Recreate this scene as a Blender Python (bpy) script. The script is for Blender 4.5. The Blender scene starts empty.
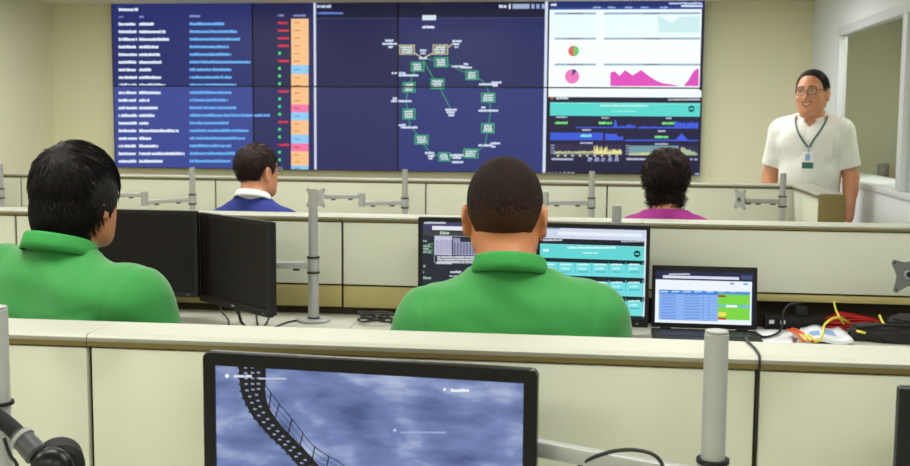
import bpy, bmesh, math, random
import numpy as np
from mathutils import Vector, Matrix

random.seed(7)
rng = np.random.default_rng(11)
scene = bpy.context.scene
COL = scene.collection
PI = math.pi

# lamp power, exposure and where people sit or stand
LAMP_W, EXPO = 20.5, 0.0
CM = (-0.188, 2.42, 0.0, 1.0)
LM = (-1.222, 2.47, -0.28, 1.0, -0.04)
BM = (-1.515, 4.85, -0.1, 0.965, -0.55)
MM = (0.276, 4.87, 0.0, 0.955)
SM = (1.285, 7.24, 2.85, 1.0, -0.22, 0.04)

# ------------------------------------------------------------------ camera numbers
F, YAW, PITCH, ROLL, CAMZ = 1133.5, 0.127161, 0.101740, 0.0075507, 1.44
_cy, _sy = math.cos(YAW), math.sin(YAW)
FWD = Vector((-_sy*math.cos(PITCH), _cy*math.cos(PITCH), -math.sin(PITCH)))
_r = Vector((_cy, _sy, 0)); _u = _r.cross(FWD)
RT = _r*math.cos(ROLL) + _u*math.sin(ROLL)
UP = -_r*math.sin(ROLL) + _u*math.cos(ROLL)
CAM = Vector((0, 0, CAMZ))

def ray(px, py):
    return FWD + RT*((px-455)/F) - UP*((py-233)/F)
def at_y(px, py, y):
    d = ray(px, py); return CAM + d*(y/d.y)
def at_z(px, py, z):
    d = ray(px, py); return CAM + d*((z-CAMZ)/d.z)

# ------------------------------------------------------------------ materials
def lin(c):
    c = c/255.0
    return c/12.92 if c <= 0.04045 else ((c+0.055)/1.055)**2.4
def rgb(c): return (lin(c[0]), lin(c[1]), lin(c[2]), 1.0)

MATS = {}
def mat(name, c, rough=0.6, metal=0.0, bump=0.0, scale=40.0, var=0.0, sheen=0.0, spec=0.5, stretch=None):
    if name in MATS: return MATS[name]
    m = bpy.data.materials.new(name); m.use_nodes = True
    nt = m.node_tree; b = nt.nodes['Principled BSDF']
    b.inputs['Base Color'].default_value = rgb(c)
    b.inputs['Roughness'].default_value = rough
    b.inputs['Metallic'].default_value = metal
    b.inputs['Specular IOR Level'].default_value = spec
    if sheen: b.inputs['Sheen Weight'].default_value = sheen
    if bump or var:
        tc = nt.nodes.new('ShaderNodeTexCoord')
        n = nt.nodes.new('ShaderNodeTexNoise'); n.inputs['Scale'].default_value = scale
        n.inputs['Detail'].default_value = 4.0
        src = tc.outputs['Object']
        if stretch:
            mp = nt.nodes.new('ShaderNodeMapping'); mp.inputs['Scale'].default_value = stretch
            nt.links.new(src, mp.inputs['Vector']); src = mp.outputs['Vector']
        nt.links.new(src, n.inputs['Vector'])
        if bump:
            bp = nt.nodes.new('ShaderNodeBump'); bp.inputs['Strength'].default_value = bump
            bp.inputs['Distance'].default_value = 0.01
            nt.links.new(n.outputs['Fac'], bp.inputs['Height'])
            nt.links.new(bp.outputs['Normal'], b.inputs['Normal'])
        if var:
            mx = nt.nodes.new('ShaderNodeMixRGB'); mx.blend_type = 'MIX'
            nt.links.new(n.outputs['Fac'], mx.inputs['Fac'])
            a = [lin(x)*(1-var) for x in c]; z = [min(1, lin(x)*(1+var)) for x in c]
            mx.inputs['Color1'].default_value = (*a, 1); mx.inputs['Color2'].default_value = (*z, 1)
            nt.links.new(mx.outputs['Color'], b.inputs['Base Color'])
    MATS[name] = m
    return m

def emat(c, strength=1.0):
    name = 'glow_%d_%d_%d_%d' % (*c, int(strength*100))
    if name in MATS: return MATS[name]
    m = bpy.data.materials.new(name); m.use_nodes = True
    nt = m.node_tree; b = nt.nodes['Principled BSDF']
    b.inputs['Base Color'].default_value = (0.004, 0.004, 0.005, 1)
    b.inputs['Roughness'].default_value = 0.35
    b.inputs['Specular IOR Level'].default_value = 0.25
    b.inputs['Emission Color'].default_value = rgb(c)
    b.inputs['Emission Strength'].default_value = strength
    MATS[name] = m
    return m

def clear_glass(m, gloss):
    nt = m.node_tree; nt.nodes.remove(nt.nodes['Principled BSDF']); out = nt.nodes['Material Output']
    tr = nt.nodes.new('ShaderNodeBsdfTransparent'); tr.inputs['Color'].default_value = (0.96, 0.98, 0.97, 1)
    gl = nt.nodes.new('ShaderNodeBsdfGlossy'); gl.inputs['Roughness'].default_value = 0.03
    mx = nt.nodes.new('ShaderNodeMixShader'); mx.inputs['Fac'].default_value = gloss
    nt.links.new(tr.outputs[0], mx.inputs[1]); nt.links.new(gl.outputs[0], mx.inputs[2]); nt.links.new(mx.outputs[0], out.inputs['Surface'])

M_WALL = mat('cream wall paint', (230, 228, 198), 0.8, bump=0.03, scale=120)
M_WALLR = mat('white wall paint', (228, 231, 236), 0.75, bump=0.03, scale=120)
M_CEIL = mat('white ceiling tile', (226, 222, 204), 0.9, bump=0.1, scale=200)
M_CARPET = mat('grey carpet', (150, 148, 138), 0.95, bump=0.4, scale=300, var=0.2)
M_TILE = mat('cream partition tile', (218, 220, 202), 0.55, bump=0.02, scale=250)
M_TILE2 = mat('tan partition tile', (188, 175, 116), 0.6, bump=0.02, scale=250)
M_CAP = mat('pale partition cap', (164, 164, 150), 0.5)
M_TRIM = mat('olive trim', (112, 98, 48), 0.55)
M_CORE = mat('shade-dark partition core', (52, 42, 22), 0.8)  # dark brown puts the shade of slot and gaps into the colour
M_DESK = mat('white laminate', (196, 197, 186), 0.4)
M_SILVER = mat('silver metal', (146, 147, 148), 0.42, 0.5)
M_SILVERL = mat('light silver metal', (168, 169, 168), 0.45, 0.3)
M_BLACK = mat('black plastic', (18, 16, 17), 0.45, spec=0.3)
M_BLACKM = mat('matt black plastic', (24, 22, 23), 0.65, spec=0.3)
M_GLOSSB = mat('glossy black plastic', (14, 12, 14), 0.3, spec=0.25)
M_OFF = mat('unlit screen', (18, 13, 14), 0.45, spec=0.2)
M_CABLE = mat('black cable', (18, 17, 17), 0.5)
M_YEL = mat('yellow cable', (226, 214, 60), 0.45)
M_ORA = mat('orange cable', (226, 92, 40), 0.45)
M_RED = mat('red cable', (190, 26, 28), 0.4)
M_WHITEP = mat('white glossy paper', (232, 236, 244), 0.4)
M_BLUEP = mat('blue print', (140, 176, 226), 0.4)
M_FABB = mat('black fabric', (36, 32, 32), 0.9, bump=0.5, scale=60)
M_GREY = mat('grey plastic', (150, 150, 146), 0.5)
M_LAMP = None

# ------------------------------------------------------------------ object helpers
def link(name, verts, faces, mats, parent=None, midx=None, smooth=False):
    me = bpy.data.meshes.new(name)
    me.from_pydata([tuple(v) for v in verts], [], [tuple(f) for f in faces])
    if not isinstance(mats, (list, tuple)): mats = [mats]
    for m in mats: me.materials.append(m)
    if midx is not None: me.polygons.foreach_set('material_index', list(midx))
    if smooth: me.polygons.foreach_set('use_smooth', [True]*len(me.polygons))
    me.update()
    o = bpy.data.objects.new(name, me); COL.objects.link(o)
    if parent: o.parent = parent
    return o

def link_bm(name, bm, mats, parent=None, smooth=False, auto=None):
    me = bpy.data.meshes.new(name); bm.normal_update(); bm.to_mesh(me); bm.free()
    if not isinstance(mats, (list, tuple)): mats = [mats]
    for m in mats: me.materials.append(m)
    if smooth: me.polygons.foreach_set('use_smooth', [True]*len(me.polygons))
    if auto:
        me.polygons.foreach_set('use_smooth', [True]*len(me.polygons))
        me.set_sharp_from_angle(angle=auto)
    o = bpy.data.objects.new(name, me); COL.objects.link(o)
    if parent: o.parent = parent
    return o

def tag(o, label, cat, group=None):
    o['label'] = label; o['category'] = cat
    if group: o['group'] = group
    return o
def thing(name, label, cat, loc=(0, 0, 0), rz=0.0, group=None):
    o = bpy.data.objects.new(name, None); COL.objects.link(o)
    o.empty_display_size = 0.1
    o.location = loc; o.rotation_euler = (0, 0, rz)
    return tag(o, label, cat, group)
def struct(o): o['kind'] = 'structure'; return o

def box(bm, lo, hi, bev=0.0, seg=2, mi=0):
    lo = Vector(lo); hi = Vector(hi)
    vs = [bm.verts.new((x, y, z)) for x in (lo.x, hi.x) for y in (lo.y, hi.y) for z in (lo.z, hi.z)]
    F_ = [(0, 1, 3, 2), (4, 6, 7, 5), (0, 4, 5, 1), (2, 3, 7, 6), (0, 2, 6, 4), (1, 5, 7, 3)]
    fs = [bm.faces.new([vs[i] for i in f]) for f in F_]
    for f in fs: f.material_index = mi
    if bev:
        es = list({e for f in fs for e in f.edges})
        r = bmesh.ops.bevel(bm, geom=es, offset=bev, segments=seg, affect='EDGES', profile=0.5)
        for f in r['faces']: f.material_index = mi
    return fs
def box_obj(name, lo, hi, m, parent=None, bev=0.0, seg=2):
    bm = bmesh.new(); box(bm, lo, hi, bev, seg)
    return link_bm(name, bm, m, parent, auto=0.6 if bev else None)

def frame_axes(d):
    d = d.normalized(); a = Vector((0, 0, 1)) if abs(d.z) < 0.95 else Vector((1, 0, 0))
    x = d.cross(a).normalized(); return x, x.cross(d).normalized()
def cyl(bm, a, b, ra, rb=None, n=20, bev=0.0, mi=0):
    a = Vector(a); b = Vector(b); rb = ra if rb is None else rb
    x, y = frame_axes(b-a); d = (b-a).normalized()
    prof = [(a, ra), (b, rb)] if not bev else [(a, ra-bev), (a+d*bev, ra), (b-d*bev, rb), (b, rb-bev)]
    rings = [[bm.verts.new(p + (x*math.cos(t)+y*math.sin(t))*r) for t in [2*PI*i/n for i in range(n)]] for p, r in prof]
    for r0, r1 in zip(rings, rings[1:]):
        for i in range(n):
            f = bm.faces.new((r0[i], r1[i], r1[(i+1) % n], r0[(i+1) % n])); f.material_index = mi
    f = bm.faces.new(rings[0]); f.material_index = mi
    f = bm.faces.new(rings[-1][::-1]); f.material_index = mi
def cyl_obj(name, a, b, ra, m, parent=None, rb=None, n=24, bev=0.0):
    bm = bmesh.new(); cyl(bm, a, b, ra, rb, n, bev)
    bmesh.ops.recalc_face_normals(bm, faces=bm.faces[:])
    return link_bm(name, bm, m, parent, auto=0.7)
def spline(pts, n=8):
    P = [Vector(p) for p in pts]; P = [P[0]*2-P[1]] + P + [P[-1]*2-P[-2]]
    out = []
    for i in range(1, len(P)-2):
        for k in range(n):
            t = k/n; a, b, c, d = P[i-1:i+3]
            out.append(0.5*((2*b)+(c-a)*t+(2*a-5*b+4*c-d)*t*t+(3*b-a-3*c+d)*t**3))
    out.append(P[-2]); return out
def tube(bm, pts, r, n=8, smooth=8, mi=0, taper=None):
    P = spline(pts, smooth) if smooth else [Vector(p) for p in pts]
    rings = []; px = None
    for i, p in enumerate(P):
        d = (P[min(i+1, len(P)-1)]-P[max(i-1, 0)]).normalized()
        if px is None: px, py = frame_axes(d)
        else:
            px = (px - d*px.dot(d)).normalized()
        py = d.cross(px)
        rr = r if taper is None else r*taper(i/(len(P)-1))
        rings.append([bm.verts.new(p+(px*math.cos(t)+py*math.sin(t))*rr) for t in [2*PI*k/n for k in range(n)]])
    for r0, r1 in zip(rings, rings[1:]):
        for k in range(n):
            f = bm.faces.new((r0[k], r0[(k+1) % n], r1[(k+1) % n], r1[k])); f.material_index = mi; f.smooth = True
    bm.faces.new(rings[0][::-1]).material_index = mi; bm.faces.new(rings[-1]).material_index = mi
def tube_obj(name, pts, r, m, parent=None, n=8, smooth=8):
    bm = bmesh.new(); tube(bm, pts, r, n, smooth); return link_bm(name, bm, m, parent)
def prism(bm, prof, x0, x1, axis='x', mi=0):
    """extrude a (y,z) profile along x"""
    def P(x, q): return (x, q[0], q[1]) if axis == 'x' else (q[0], x, q[1])
    a = [bm.verts.new(P(x0, q)) for q in prof]; b = [bm.verts.new(P(x1, q)) for q in prof]
    n = len(prof)
    fs = [bm.faces.new((a[i], a[(i+1) % n], b[(i+1) % n], b[i])) for i in range(n)]
    fs += [bm.faces.new(a[::-1]), bm.faces.new(b)]
    for f in fs: f.material_index = mi

def ring_frame(bm, w, z0, z1, inner, rad, d, n=6):
    """picture-frame bezel: rounded outside, square inside; front at y = 0, depth d"""
    x0, x1, i0, i1 = inner; O = []; I = []
    for cx, cz, a0, ix, iz in ((w/2-rad, z1-rad, 0, x1, i1), (-w/2+rad, z1-rad, 1, x0, i1), (-w/2+rad, z0+rad, 2, x0, i0), (w/2-rad, z0+rad, 3, x1, i0)):
        for k in range(n+1):
            a = (a0+k/n)*PI/2; O.append((cx+rad*math.cos(a), cz+rad*math.sin(a))); I.append((ix, iz))
    e = min(0.002, rad*0.4); N = len(O)
    def sh(p, s): l = math.hypot(p[0], p[1]-(z0+z1)/2); return (p[0]-s*p[0]/l, p[1]-s*(p[1]-(z0+z1)/2)/l)
    R = [[bm.verts.new((p[0], y, p[1])) for p in P] for P, y in ((I, 0.006), (I, 0.0), ([sh(p, e) for p in O], 0.0), (O, e), (O, d))]
    for a, b in zip(R, R[1:]):
        for k in range(N):
            q = (a[k], a[(k+1) % N], b[(k+1) % N], b[k])
            bm.faces.new(q)
    bmesh.ops.remove_doubles(bm, verts=bm.verts[:], dist=1e-6); bmesh.ops.dissolve_degenerate(bm, dist=1e-6, edges=bm.edges[:])
    bmesh.ops.recalc_face_normals(bm, faces=bm.faces[:])
    if sum(f.normal.y*f.calc_area() for f in bm.faces if abs(f.calc_center_median().y) < 1e-6) > 0: bmesh.ops.reverse_faces(bm, faces=bm.faces[:])

# ------------------------------------------------------------------ drawings on screens
def clip(poly, x0, x1, y0, y1):
    def cut(P, f):
        out = []
        for i in range(len(P)):
            a, b = P[i-1], P[i]; fa, fb = f(a), f(b)
            if fa >= 0 and fb >= 0: out.append(b)
            elif fa >= 0 or fb >= 0:
                t = fa/(fa-fb); c = (a[0]+t*(b[0]-a[0]), a[1]+t*(b[1]-a[1]))
                out.append(c)
                if fb >= 0: out.append(b)
        return out
    for f in (lambda p: p[0]-x0, lambda p: x1-p[0], lambda p: p[1]-y0, lambda p: y1-p[1]):
        if len(poly) < 3: return []
        poly = cut(poly, f)
    return poly if len(poly) >= 3 else []

class Canvas:
    """Collects flat coloured shapes given in photo pixels, mapped on to a screen's own plane."""
    def __init__(s, mp): s.mp = mp; s.items = []
    def poly(s, pts, c, L=1, st=1.0): s.items.append((L, c, st, [s.mp(*p) for p in pts]))
    def rect(s, x0, y0, x1, y1, c, L=1, st=1.0):
        a = s.mp(x0, y0); b = s.mp(x0, y1); d = s.mp(x1, y0)
        s.items.append((L, c, st, [(a[0], a[1]), (d[0], a[1]), (d[0], b[1]), (a[0], b[1])]))
    def line(s, x0, y0, x1, y1, w, c, L=1, st=1.0):
        dx, dy = x1-x0, y1-y0; l = math.hypot(dx, dy) or 1; nx, ny = -dy/l*w/2, dx/l*w/2
        s.poly([(x0+nx, y0+ny), (x1+nx, y1+ny), (x1-nx, y1-ny), (x0-nx, y0-ny)], c, L, st)
    def disc(s, x, y, r, c, L=1, a0=0, a1=2*PI, n=24, st=1.0):
        P = [(x+r*math.cos(a0+(a1-a0)*i/n), y+r*math.sin(a0+(a1-a0)*i/n)) for i in range(n+1)]
        if a1-a0 < 2*PI-0.01: P.append((x, y))
        else: P.pop()
        s.poly(P, c, L, st)
    def words(s, x0, x1, y, h, c, L=2, st=1.0, slope=0.0):
        """a run of small strokes, as unreadable in the photograph as here"""
        x = x0
        while x < x1-0.4*h:
            w = h*random.uniform(0.35, 0.6)
            t = h*random.choice((0.78, 0.78, 0.88, 1.0))
            yy = y + slope*(x-x0)
            s.rect(x, yy+h/2-t, min(x+w*0.93, x1), yy+h/2, c, L, st); x += w
            if random.random() < 0.07: x += h*0.22
    def frame(s, x0, y0, x1, y1, w, c, L=2):
        s.rect(x0, y0, x1, y0+w, c, L); s.rect(x0, y1-w, x1, y1, c, L)
        s.rect(x0, y0, x0+w, y1, c, L); s.rect(x1-w, y0, x1, y1, c, L)
    def area(s, pts, base, c, L=2):
        for a, b in zip(pts, pts[1:]): s.poly([a, b, (b[0], base), (a[0], base)], c, L)
    def build(s, name, parent, rect, base, eps=0.0004, org=(0, 0), st=1.0, extra=None):
        """mesh in the parent's x-z plane facing -y, clipped to rect = (x0,x1,z0,z1)"""
        x0, x1, z0, z1 = rect; V = []; Fs = []; mi = []; ms = []
        def slot(m):
            if m not in ms: ms.append(m)
            return ms.index(m)
        def add(P, L, m):
            A = sum(P[i-1][0]*P[i][1]-P[i][0]*P[i-1][1] for i in range(len(P)))
            if abs(A) < 1e-9: return
            if A < 0: P = P[::-1]
            b = len(V); V.extend((p[0]-org[0], -L*eps, p[1]-org[1]) for p in P)
            Fs.append(range(b, b+len(P))); mi.append(slot(m))
        add([(x0, z0), (x1, z0), (x1, z1), (x0, z1)], 0, base)
        for L, c, k, P in s.items:
            P = clip(P, x0, x1, z0, z1)
            if P: add(P, L, c if not isinstance(c, tuple) else emat(c, k*st))
        return link(name, V, Fs, ms, parent, mi)

# ================================================================== THE ROOM
XL, XR, YB, YF, ZC = -4.65, 1.62, -1.6, 9.245, 2.36
def at_x(px, py, x):
    d = ray(px, py); return CAM + d*(x/d.x)

struct(box_obj('floor', (XL-0.1, YB-0.1, -0.05), (2.6, YF+0.1, 0), M_CARPET))
struct(box_obj('ceiling', (XL-0.1, YB-0.1, ZC), (2.6, YF+0.1, ZC+0.05), M_CEIL))
struct(box_obj('wall_front', (XL-0.1, YF, 0), (2.6, YF+0.1, ZC), M_WALL))
struct(box_obj('wall_left', (XL-0.1, YB, 0), (XL, YF, ZC), M_WALL))
struct(box_obj('wall_back', (XL-0.1, YB-0.1, 0), (2.6, YB, ZC), M_WALL))
WY0, WY1, WZ0, WZ1 = 4.55, at_x(840, 28, XR).y, 1.02, 2.075
bm = bmesh.new()
box(bm, (XR, YB, 0), (XR+0.04, YF, WZ0)); box(bm, (XR, YB, WZ1), (XR+0.04, YF, ZC))
box(bm, (XR, WY1, WZ0), (XR+0.04, YF, WZ1)); box(bm, (XR, YB, WZ0), (XR+0.04, WY0, WZ1))
struct(link_bm('wall_right', bm, M_WALLR))
struct(box_obj('wall_corridor', (2.3, YB, 0), (2.4, YF, ZC), M_WALL))
# the low built-in ledge behind the glass
struct(box_obj('trim_1', (XR+0.045, YB, 0), (1.955, YF, 1.052), M_WALLR))
M_WFRAME = mat('white window frame', (214, 216, 222), 0.45)
M_GLASS = bpy.data.materials.new('window glass'); M_GLASS.use_nodes = True
clear_glass(M_GLASS, 0.07)
WM = at_x(901, 150, XR).y
fw = 0.06
bm = bmesh.new()
box(bm, (XR-0.012, WY0, WZ1-fw), (XR+0.044, WY1, WZ1), 0.004); box(bm, (XR-0.012, WY0, WZ0), (XR+0.044, WY1, WZ0+0.035), 0.004)
for y in (WY1-fw, WY0): box(bm, (XR-0.012, y, WZ0+0.035), (XR+0.044, y+fw, WZ1-fw), 0.004)
box(bm, (XR-0.012, WM-0.045, WZ0+0.035), (XR+0.044, WM+0.045, WZ1-fw), 0.004)
win = struct(link_bm('window_1', bm, M_WFRAME, auto=0.6))
for a, b in ((WY0+fw, WM-0.045), (WM+0.045, WY1-fw)):
    box_obj('glass_pane', (XR+0.018, a, WZ0+0.035), (XR+0.024, b, WZ1-fw), M_GLASS, win)
# a light switch on the corridor wall
p = at_y(883, 171, YF)
t = thing('light_switch', 'small grey light switch on the wall behind the window glass', 'light switch', (p.x, YF-0.0005, p.z-0.06))
bm = bmesh.new(); box(bm, (-0.045, -0.010, 0), (0.045, 0, 0.12), 0.003); link_bm('switch_plate', bm, M_GREY, t, auto=0.6)
bm = bmesh.new(); box(bm, (-0.016, -0.014, 0.03), (0.016, -0.0102, 0.09), 0.0015); link_bm('rocker', bm, M_SILVERL, t, auto=0.6)

# ------------------------------------------------------------------ ceiling lights (the lamps of the room)
M_LAMP = emat((255, 250, 238), 3.0)
LAMPS = [(x, y) for y in (-0.6, 2.0, 4.7, 7.5) for x in (-3.3, -1.4, 0.4)]
where_y = {-0.6: 'behind the nearest desks', 2.0: 'over the nearest partition row', 4.7: 'over the middle desks', 7.5: 'over the far desks'}
where_x = {-3.3: 'left', -1.4: 'centre', 0.4: 'right'}
LAMPS.append((2.03, 7.4))
for x, y in LAMPS:
    lab_ = 'recessed white ceiling light in the corridor behind the window' if x > XR else 'recessed white ceiling light %s, the %s one of its row' % (where_y[y], where_x[x])
    t = thing('ceiling_light', lab_, 'ceiling light', (x, y, ZC-0.03), 0, 'ceiling lights')
    bm = bmesh.new()
    for lo, hi in (((-0.62, -0.32, 0), (0.62, -0.29, 0.03)), ((-0.62, 0.29, 0), (0.62, 0.32, 0.03)), ((-0.62, -0.29, 0), (-0.59, 0.29, 0.03)), ((0.59, -0.29, 0), (0.62, 0.29, 0.03))):
        box(bm, lo, hi)
    link_bm('light_frame', bm, M_WFRAME, t)
    box_obj('diffuser', (-0.59, -0.29, 0.012), (0.59, 0.29, 0.028), M_LAMP, t)
    L = bpy.data.lights.new('lamp', 'AREA'); L.shape = 'RECTANGLE'; L.size = 1.16; L.size_y = 0.56
    L.energy = LAMP_W; L.color = (0.98, 1.0, 0.955)
    lo = bpy.data.objects.new('lamp', L); COL.objects.link(lo); lo.parent = t; lo.location = (0, 0, -0.004)
    if x > XR: t.scale = (0.4, 1, 1); L.energy = LAMP_W*0.3

# ================================================================== PARTITIONS
def partition(x0, x1, yf, zt, label, split=0.785, opening=False, group='cubicle partition panels'):
    """one panel of a partition run: core coloured dark for shade in its gaps, pale cap with an olive edge, cream tiles"""
    xc = (x0+x1)/2; w = (x1-x0)/2; D = 0.14
    t = thing('partition_panel', label, 'partition', (xc, yf+D/2, 0), 0, group)
    h = D/2; g = 0.0042
    bm = bmesh.new()
    if opening:
        box(bm, (-w, -h+0.024, 0.02), (w, h-0.024, 0.655)); box(bm, (-w, -h+0.024, 0.762), (w, h-0.024, zt-0.014))
        box(bm, (-w, h-0.05, 0.655), (w, h-0.024, 0.762))
    else: box(bm, (-w, -h+0.024, 0.02), (w, h-0.024, zt-0.014))
    link_bm('core', bm, M_CORE, t)
    # cap: softly rounded top
    prof = [(-h+0.003, zt-0.0135), (-h+0.001, zt-0.006), (-h+0.006, zt-0.0015), (-h+0.018, zt), (h-0.018, zt), (h-0.006, zt-0.0015), (h-0.001, zt-0.006), (h-0.003, zt-0.0135)]
    bm = bmesh.new(); prism(bm, prof, -w+0.0008, w-0.0008); bmesh.ops.recalc_face_normals(bm, faces=bm.faces[:])
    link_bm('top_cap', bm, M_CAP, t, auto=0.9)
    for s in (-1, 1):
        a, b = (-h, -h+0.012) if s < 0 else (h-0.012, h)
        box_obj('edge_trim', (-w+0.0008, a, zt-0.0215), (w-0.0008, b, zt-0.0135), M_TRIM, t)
        a, b = (-h+0.010, -h+0.026) if s < 0 else (h-0.026, h-0.010)
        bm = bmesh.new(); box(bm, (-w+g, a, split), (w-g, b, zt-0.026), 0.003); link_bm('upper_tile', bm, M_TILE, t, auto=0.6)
        bm = bmesh.new()
        if opening and s < 0: box(bm, (-w+g, a, 0.764), (w-g, b, split-0.007), 0.003); box(bm, (-w+g, a, 0.06), (w-g, b, 0.64), 0.003)
        else: box(bm, (-w+g, a, 0.694 if s < 0 else 0.06), (w-g, b, split-0.007), 0.003)  # front tile stops short; the core's painted shade shows as a dark band
        link_bm('lower_tile', bm, M_TILE2, t, auto=0.6)
    box_obj('base_strip', (-w+0.001, -h+0.02, 0), (w-0.001, h-0.02, 0.02), M_TRIM, t)
    return t
P1, P2, P3, ZP = 1.867, 4.301, 6.80, 1.0555
partition(-2.047, -0.892, P1, ZP, 'nearest partition panel at the left, behind the seated man in green at the left edge')
partition(-0.892, 0.263, P1, ZP, 'nearest partition panel in the centre, behind the big monitor showing a cloudy sky')
partition(0.263, 1.418, P1, ZP, 'nearest partition panel at the right, below the laptop and the coloured cables')
partition(-3.701, -2.348, P2, ZP, 'middle row partition panel at the left edge, left of the dark haired man in green')
partition(-2.348, -0.995, P2, ZP, 'middle row partition panel behind the two switched off black monitors')
partition(-0.995, 0.160, P2, ZP, 'middle row partition panel behind the two lit monitors of the man with cropped hair')
partition(0.160, 1.400, P2, ZP, 'middle row partition panel behind the open laptop, with a cable slot above the desk', 0.797, True)
ZQ = 1.063
partition(-4.62, -3.664, P3, ZQ, 'far row partition panel at the far left end, beside the left wall')
partition(-3.664, -2.379, P3, ZQ, 'far row partition panel behind the head of the dark haired man in green')
partition(-2.379, -1.052, P3, ZQ, 'far row partition panel in front of the man in the blue sweater')
partition(-1.052, 0.042, P3, ZQ, 'far row partition panel below the network diagram, behind the man with cropped hair')
partition(0.042, 1.250, P3, ZQ, 'far row partition panel in front of the person in magenta, joining the corner')
# the return panel that closes the far row at the right
t = thing('partition_panel', 'short return panel with an olive end post in front of the standing man', 'partition', (1.179, 6.385, 0), 0, 'cubicle partition panels')
bm = bmesh.new(); box(bm, (-0.046, -0.375, 0.02), (0.046, 0.41, ZQ-0.014)); link_bm('core', bm, M_CORE, t)
bm = bmesh.new()
prism(bm, [(-0.067, ZQ-0.0135), (-0.069, ZQ-0.006), (-0.064, ZQ-0.0015), (-0.05, ZQ), (0.05, ZQ), (0.064, ZQ-0.0015), (0.069, ZQ-0.006), (0.067, ZQ-0.0135)], -0.379, 0.41, 'y')
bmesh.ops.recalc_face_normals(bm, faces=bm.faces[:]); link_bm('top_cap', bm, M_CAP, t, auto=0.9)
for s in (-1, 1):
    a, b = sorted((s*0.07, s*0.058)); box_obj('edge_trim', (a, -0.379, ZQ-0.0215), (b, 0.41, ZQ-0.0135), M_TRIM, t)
    a, b = sorted((s*0.06, s*0.044))
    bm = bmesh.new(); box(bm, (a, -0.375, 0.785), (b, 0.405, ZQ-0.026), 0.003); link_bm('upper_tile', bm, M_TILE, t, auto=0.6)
    bm = bmesh.new(); box(bm, (a, -0.375, 0.06), (b, 0.405, 0.778), 0.003); link_bm('lower_tile', bm, M_TILE2, t, auto=0.6)
bm = bmesh.new(); box(bm, (-0.068, -0.405, 0), (0.068, -0.379, ZQ+0.001), 0.012, 3); link_bm('end_post', bm, M_TRIM, t, auto=0.6)
box_obj('base_strip', (-0.05, -0.379, 0), (0.05, 0.41, 0.02), M_TRIM, t)

# ================================================================== DESKS
ZD = 0.67
def desk(x0, x1, yb, label, depth=0.98):
    xc = (x0+x1)/2; w = (x1-x0)/2
    t = thing('desk', label, 'desk', (xc, yb, 0), 0, 'white desks')
    bm = bmesh.new(); box(bm, (-w+0.001, -depth, ZD-0.03), (w-0.001, 0, ZD), 0.003); link_bm('worktop', bm, M_DESK, t, auto=0.6)
    for sx in (-1, 1):
        for y in (-depth+0.10, -0.10):
            bm = bmesh.new(); x = sx*(w-0.06); box(bm, (x-0.02, y-0.02, 0), (x+0.02, y+0.02, ZD-0.03), 0.003)
            link_bm('leg', bm, M_SILVER, t, auto=0.6)
    box_obj('cross_bar', (-w+0.08, -0.11, 0.50), (w-0.08, -0.09, 0.56), M_SILVER, t)
desk(-2.05, -0.892, P1-0.004, 'white desk in the near row at the left, under the silver pole')
desk(-0.892, 1.40, P1-0.004, 'white desk in the near row under the big sky monitor')
desk(-2.95, -0.90, P2-0.004, 'white desk in the middle row at the left, under the switched off monitors')
desk(-0.90, 1.40, P2-0.004, 'white desk in the middle row under the laptop and the lit monitors')
desk(-3.664, -1.052, P3-0.004, 'white desk in the far row in front of the man in the blue sweater', 0.95)
desk(-1.052, 1.09, P3-0.004, 'white desk in the far row in front of the person in magenta', 0.95)

# ================================================================== MONITOR ARMS
def beam(bm, a, b, w, h):
    a = Vector(a); b = Vector(b); d = (b-a).normalized(); s = d.cross(Vector((0, 0, 1))).normalized(); u = s.cross(d)
    vs = [bm.verts.new(p+s*i*w/2+u*j*h/2) for p in (a, b) for i, j in ((-1, -1), (1, -1), (1, 1), (-1, 1))]
    fs = [bm.faces.new(f) for f in ([vs[0], vs[1], vs[2], vs[3]][::-1], vs[4:8])]
    fs += [bm.faces.new((vs[i], vs[(i+1) % 4], vs[4+(i+1) % 4], vs[4+i])) for i in range(4)]
    bmesh.ops.recalc_face_normals(bm, faces=fs)
    bmesh.ops.bevel(bm, geom=list({e for f in fs for e in f.edges}), offset=min(w, h)*0.2, segments=2, affect='EDGES', profile=0.5)
def vesa(t, c, ang, size=0.058, tip=0.0, m=M_SILVERL):
    """four pointed mounting plate facing -y turned by ang, with its hub behind"""
    P = []
    for k in range(4):
        a = PI/4+k*PI/2
        for da, r in ((-0.10, 1.0), (0.10, 1.0), (0.40, 0.66), (PI/4, 0.55), (PI/2-0.40, 0.66)):
            P.append((size*1.3*r*math.cos(a+da+tip), size*1.3*r*math.sin(a+da+tip)))
    bm = bmesh.new()
    fr = [bm.verts.new((x, 0, z)) for x, z in P]; bk = [bm.verts.new((x, 0.004, z)) for x, z in P]
    n = len(P); bm.faces.new(fr); bm.faces.new(bk[::-1])
    for i in range(n): bm.faces.new((fr[i], bk[i], bk[(i+1) % n], fr[(i+1) % n]))
    bmesh.ops.recalc_face_normals(bm, faces=bm.faces[:])
    o = link_bm('mounting_plate', bm, m, t); o.location = c; o.rotation_euler = (0, 0, ang)
    h = cyl_obj('hub', (0, -0.006, 0), (0, 0.03, 0), 0.017, M_SILVER, o, n=20, bev=0.003)
    h2 = cyl_obj('tilt_screw', (0, -0.009, 0), (0, -0.0055, 0), 0.009, M_BLACKM, o, n=16)
    for k in range(4):
        a = PI/4+k*PI/2+tip; x, z = size*1.15*math.cos(a), size*1.15*math.sin(a)
        cyl_obj('screw_hole', (x, -0.0012, z), (x, 0.001, z), 0.0035, M_BLACKM, o, n=10)
    return o
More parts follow.
